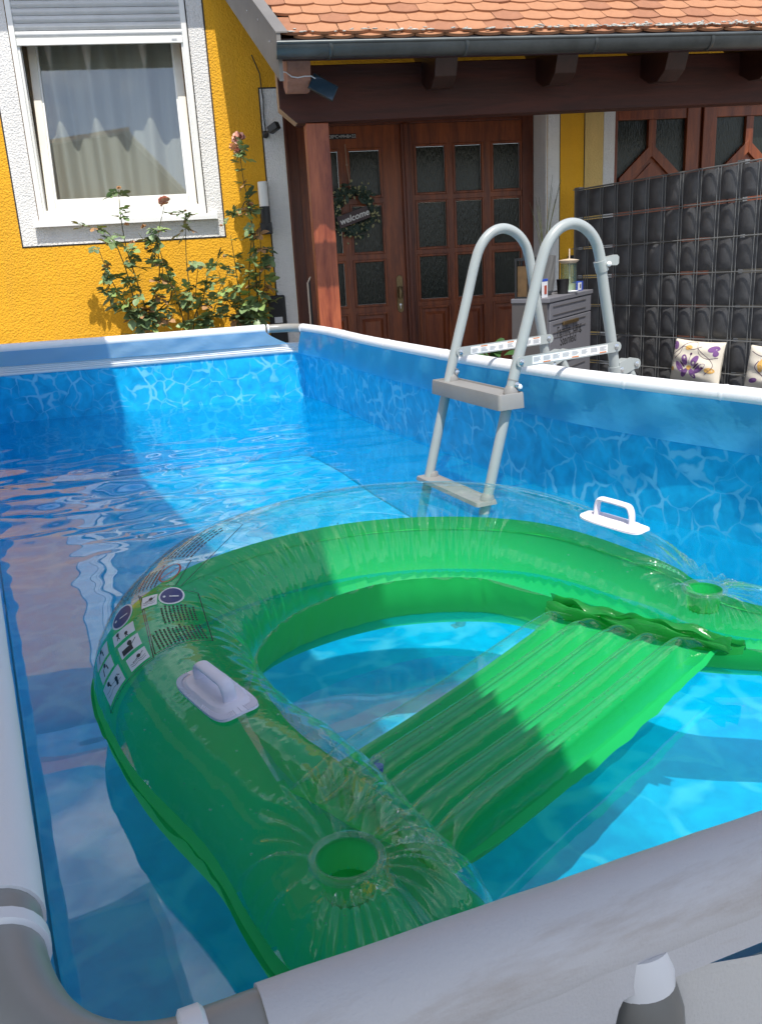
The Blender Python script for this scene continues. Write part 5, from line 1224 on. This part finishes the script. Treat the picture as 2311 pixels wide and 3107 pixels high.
cush2 = [('flower_print', 'purple', [E1(.25, .30, .09, .05, .3), E1(.70, .44, .045, .16, -.35), E1(.55, .24, .06, .14, .9)]),
         ('flower_centre', 'ochre', [E1(.36, .62, .06, .10, .1), E1(.36, .53, .04, .05), E1(.36, .70, .03, .05)]),
         ('plum_print', 'plum', [E1(.72, .60, .02, .10, -.3), E1(.50, .40, .018, .12, .5), L1([(.10, .88), (.35, .80), (.62, .86), (.92, .76)], .0022), L1([(.30, .70), (.26, .55), (.40, .42), (.55, .30)], .0028), L1([(.60, .30), (.66, .5), (.76, .72)], .002)])]
def fence_t(u, v):
    n = fn_; P = unpl(u, v, F(0, .12, 0), n); return float((P - fA) @ fd)
ta, tb = fence_t(2042, 1030), fence_t(2192, 1060)
tc_, td = fence_t(2268, 1060), fence_t(2268, 1060) - abs(ta - tb)
cw = abs(ta - tb) * 1.02
zc_ = unpl(2120, 1035, F(0, .12, 0), fn_)[2]
hgt = zc_ - (GZ + SZ)
cushion('cushion', 'cream cushion with a large purple flower and plum scrolls leaning on the fence', (ta + tb) / 2, cw, hgt, 1, cush1)
cushion('cushion', 'cream cushion with yellow tulip buds and thin plum stems leaning on the fence', tc_ - cw / 2, cw, hgt * 1.0, 2, cush2)
# ------------------------------------------------------------------ pot plant on the porch behind the ladder
pp0 = CAMP + ray(1500, 1050) * 4.7
t = thing('potted_plant', 'round-leaved green plant in a pot behind the pool rail', 'plant', (pp0[0], pp0[1], GZ))
sub(MB().lathe([(.13, 0), (.17, .30), (.18, .31), (.16, .315), (.15, .28)], (0, 0, 0), 22), 'pot', M['terracotta'], t, 40)
rp_ = random.Random(8); lf = MB(); n_ = 10
lf.add([(0, 0, .004)] + [(.034 * math.cos(2 * math.pi * k / n_), .034 * math.sin(2 * math.pi * k / n_), .006 * math.sin(4 * math.pi * k / n_)) for k in range(n_)], [(0, 1 + k, 1 + (k + 1) % n_) for k in range(n_)])
lme = lf.mesh('leaf', M['plant'], 180); stp = MB(); ztop = pp0[2] - GZ
for _ in range(150):
    a = rp_.uniform(0, 6.28); e = rp_.uniform(.02, .27); h = ztop - .02 - .25 * (e / .27) ** 2 + rp_.uniform(-.22, .05)
    p = (e * math.cos(a), e * math.sin(a), h)
    inst('leaf', lme, t, p, (rp_.uniform(-.9, .9), rp_.uniform(-.9, .9), rp_.uniform(0, 6)), rp_.uniform(.7, 1.35))
    if _ % 3 == 0: stp.tube([(0, 0, .28), (p[0] * .5, p[1] * .5, h * .7), p], .003, 4)
sub(stp, 'stems', M['stem'], t, 60)
# ------------------------------------------------------------------ roses in front of the wall
def leaf_mesh(mat, seed):
    r_ = random.Random(seed); mb = MB()
    def leaflet(base, ang, L, W, fold):
        M3 = Matrix.Translation(base) @ Matrix.Rotation(ang, 4, 'Z') @ Matrix.Rotation(r_.uniform(-.25, .25), 4, 'Y')
        pr_ = [(0, 0), (.18, .30), (.42, .48), (.68, .40), (.88, .20), (1, 0)]
        mid = [M3 @ Vector((x * L, 0, -.06 * L * x * x)) for x, _ in pr_]
        lf_ = [M3 @ Vector((x * L, y * W, fold * y * W - .06 * L * x * x)) for x, y in pr_]; rt_ = [M3 @ Vector((x * L, -y * W, fold * y * W - .06 * L * x * x)) for x, y in pr_]
        n = 6; mb.add(mid + lf_ + rt_, [(i, i + 1, n + i + 1, n + i) for i in range(n - 1)] + [(i + 1, i, 2 * n + i, 2 * n + i + 1) for i in range(n - 1)])
    mb.tube([(0, 0, 0), (.03, 0, .003), (.062, 0, 0)], .0012, 4)
    leaflet((.060, 0, 0), 0, .070, .052, .3)
    for x, L in ((.045, .058), (.018, .044)):
        for s_ in (-1, 1): leaflet((x, 0, 0), s_ * r_.uniform(.9, 1.2), L * r_.uniform(.85, 1.1), L * .72, .3)
    return mb.mesh('leaf', mat, 60)
LM = [leaf_mesh(M['leafa'], 1), leaf_mesh(M['leafa'], 2), leaf_mesh(M['leafb'], 3), leaf_mesh(M['leafc'], 4), leaf_mesh(M['withered'], 5)]
def rose_mesh(mat, seed, n=16):
    r_ = random.Random(seed); mb = MB()
    for k in range(n):
        a = k * 2.4 + r_.uniform(-.3, .3); ring = k / n; rad = .006 + .026 * ring; h = .034 - .016 * ring; wd = .012 + .012 * ring; out = .2 + 1.0 * ring + r_.uniform(-.2, .3)
        M3 = Matrix.Rotation(a, 4, 'Z') @ Matrix.Translation((rad * .35, 0, 0)) @ Matrix.Rotation(out, 4, 'Y')
        vs = []
        for i in range(4):
            for j in range(5):
                s_ = i / 3; w_ = (j / 4 - .5) * 2; vs.append(M3 @ Vector((.004 * (1 - w_ * w_) * -1 + .006 * s_ * s_ + r_.uniform(-.001, .001), w_ * wd * (.4 + .6 * math.sin(.5 + 2.2 * s_)), h * s_ * (1 - .15 * w_ * w_))))
        mb.add(vs, [(i * 5 + j, i * 5 + j + 1, i * 5 + j + 6, i * 5 + j + 5) for i in range(3) for j in range(4)])
    return mb.mesh('flower', mat, 60)
RM = {'p': rose_mesh(M['petal'], 1), 'o': rose_mesh(M['petal2'], 2, 11), 'w': rose_mesh(M['withered'], 3, 9)}
k_ = 2311 / 1652
def rose(label, stems, flowers, base, off0, nleaf, seed):
    r_ = random.Random(seed)
    b = hw(base[0] * k_, base[1] * k_, off0); bw = hworld(b[0], off0, GZ)
    t = thing('rose_bush', label, 'rose bush', bw, 0.0, None)
    bv = Vector(bw)
    allp = []
    for st in stems:
        o1 = off0 + r_.uniform(-.09, .07); pts = []
        for i, (x, y) in enumerate(st):
            of = off0 + (o1 - off0) * (i / (len(st) - 1)); s, z = hw(x * k_, y * k_, of); pts.append(Vector(hworld(s, of, z)) - bv)
        first = Vector((pts[0].x * .6, pts[0].y * .6, 0)); C = catmull([tuple(first)] + [tuple(p) for p in pts], 10)
        n = len(C); sub(MB().tube(C, [.0065 - .0045 * i / n for i in range(n)], 6), 'stem', M['stem'], t, 60)
        for i in range(8, n): allp.append((Vector(C[i]), i / n))
    hi_ = [p for p in allp if p[0].z > .72]
    for k in range(nleaf):
        p, f = hi_[r_.randrange(len(hi_))] if r_.random() < .93 else allp[r_.randrange(len(allp))]
        az = r_.gauss(math.atan2(NN[1], NN[0]), 1.15); sc = r_.uniform(.75, 1.45) * (1.0 - .25 * f)
        inst('leaf', LM[r_.choice((0, 0, 0, 0, 1, 1, 1, 2, 2, 2, 3, 3, 3, 4))], t, p, (r_.gauss(0, .45), r_.gauss(.15, .45), az), sc)
    for (x, y, kd, sc) in flowers:
        s, z = hw(x * k_, y * k_, off0); p = Vector(hworld(s, off0, z)) - bv
        inst('flower', RM[kd], t, p, (r_.uniform(-.1, .6), r_.uniform(-.4, .4), r_.uniform(0, 6)), sc)
    return t
rose('bushy rose under the window with a pink bloom and withered heads on thin stems',
     [[(310, 715), (288, 640), (268, 570), (235, 505), (185, 490)], [(325, 715), (300, 620), (275, 540), (262, 470), (257, 412)], [(322, 715), (345, 600), (342, 520), (356, 445)], [(302, 715), (272, 660), (238, 600), (212, 535)], [(340, 715), (328, 660), (352, 580), (300, 505)], [(332, 712), (372, 640), (352, 560), (330, 495)], [(318, 716), (300, 690), (262, 640), (232, 630)], [(330, 716), (352, 690), (378, 620)]],
     [(357, 438, 'p', 1.5), (258, 408, 'w', .6), (275, 488, 'o', .7), (312, 493, 'w', .8), (287, 527, 'o', .7), (318, 540, 'w', .6), (340, 505, 'o', .6), (182, 490, 'w', .4)], (318, 715), .34, 165, 21)
rose('loose rose shoots with broad leaves between the bushy rose and the tall climber',
     [[(410, 718), (412, 640), (404, 560), (402, 462)], [(420, 716), (440, 650), (452, 590), (474, 562)], [(402, 718), (384, 650), (372, 590)], [(440, 716), (470, 640), (500, 580)], [(432, 716), (425, 640), (430, 575)], [(452, 716), (478, 680), (500, 640)]],
     [(402, 458, 'w', .45), (488, 556, 'w', .6)], (425, 716), .30, 90, 22)
rose('tall climbing rose with peach blooms at its tip beside the wall lamp',
     [[(545, 715), (540, 600), (546, 480), (528, 390), (517, 306)], [(540, 715), (520, 640), (508, 560), (500, 510)], [(550, 715), (560, 640), (566, 560), (562, 492)], [(530, 715), (494, 650), (474, 590)], [(556, 702), (574, 620), (570, 556)], [(540, 712), (520, 690), (505, 650)], [(545, 480), (520, 455), (498, 470)], [(548, 700), (566, 680), (578, 655)]],
     [(518, 302, 'p', 1.7), (509, 322, 'o', 1.4), (518, 330, 'p', 1.2), (543, 445, 'o', .9), (480, 490, 'o', .45), (562, 690, 'p', .6)], (542, 715), .26, 150, 23)
# ------------------------------------------------------------------ awning over the terrace behind the viewer
aw = thing('terrace_awning', 'grey cloth awning on metal posts shading the end of the pool', 'awning', (-1.9, 1.0, GZ))
AX0, AX1, AY0, AY1, AZ = -3.0, .545, -3.2, 4.40, 2.50
def aprt(mb, name, mat): 
    o = mb.build(name, mat, None); o.parent = aw; o.matrix_parent_inverse = Matrix.Translation((1.9, -1.0, -GZ)); return o
aprt(MB().grid(lambda a, b: (AX0 + (AX1 - .012 * (AY0 + (AY1 - AY0) * b) - AX0) * a, AY0 + (AY1 - AY0) * b, AZ + .10 * (1 - a)), 4, 4), 'awning_cloth', M['awning'])
aprt(MB().tube([(AX1 - .012 * AY0, AY0, AZ), (AX1 - .012 * AY1, AY1, AZ)], .03, 12), 'front_bar', M['pvc'])
aprt(MB().box(AX0, AX1, AY1, AY1 + .04, AZ - .02, AZ + .02), 'side_bar', M['pvc'])
for (x, y) in ((-3.0, -3.0), (-3.0, .6), (-3.0, 4.2)): aprt(MB().box(x, x + .08, y, y + .08, GZ, AZ + .08), 'awning_post', M['pvc'])
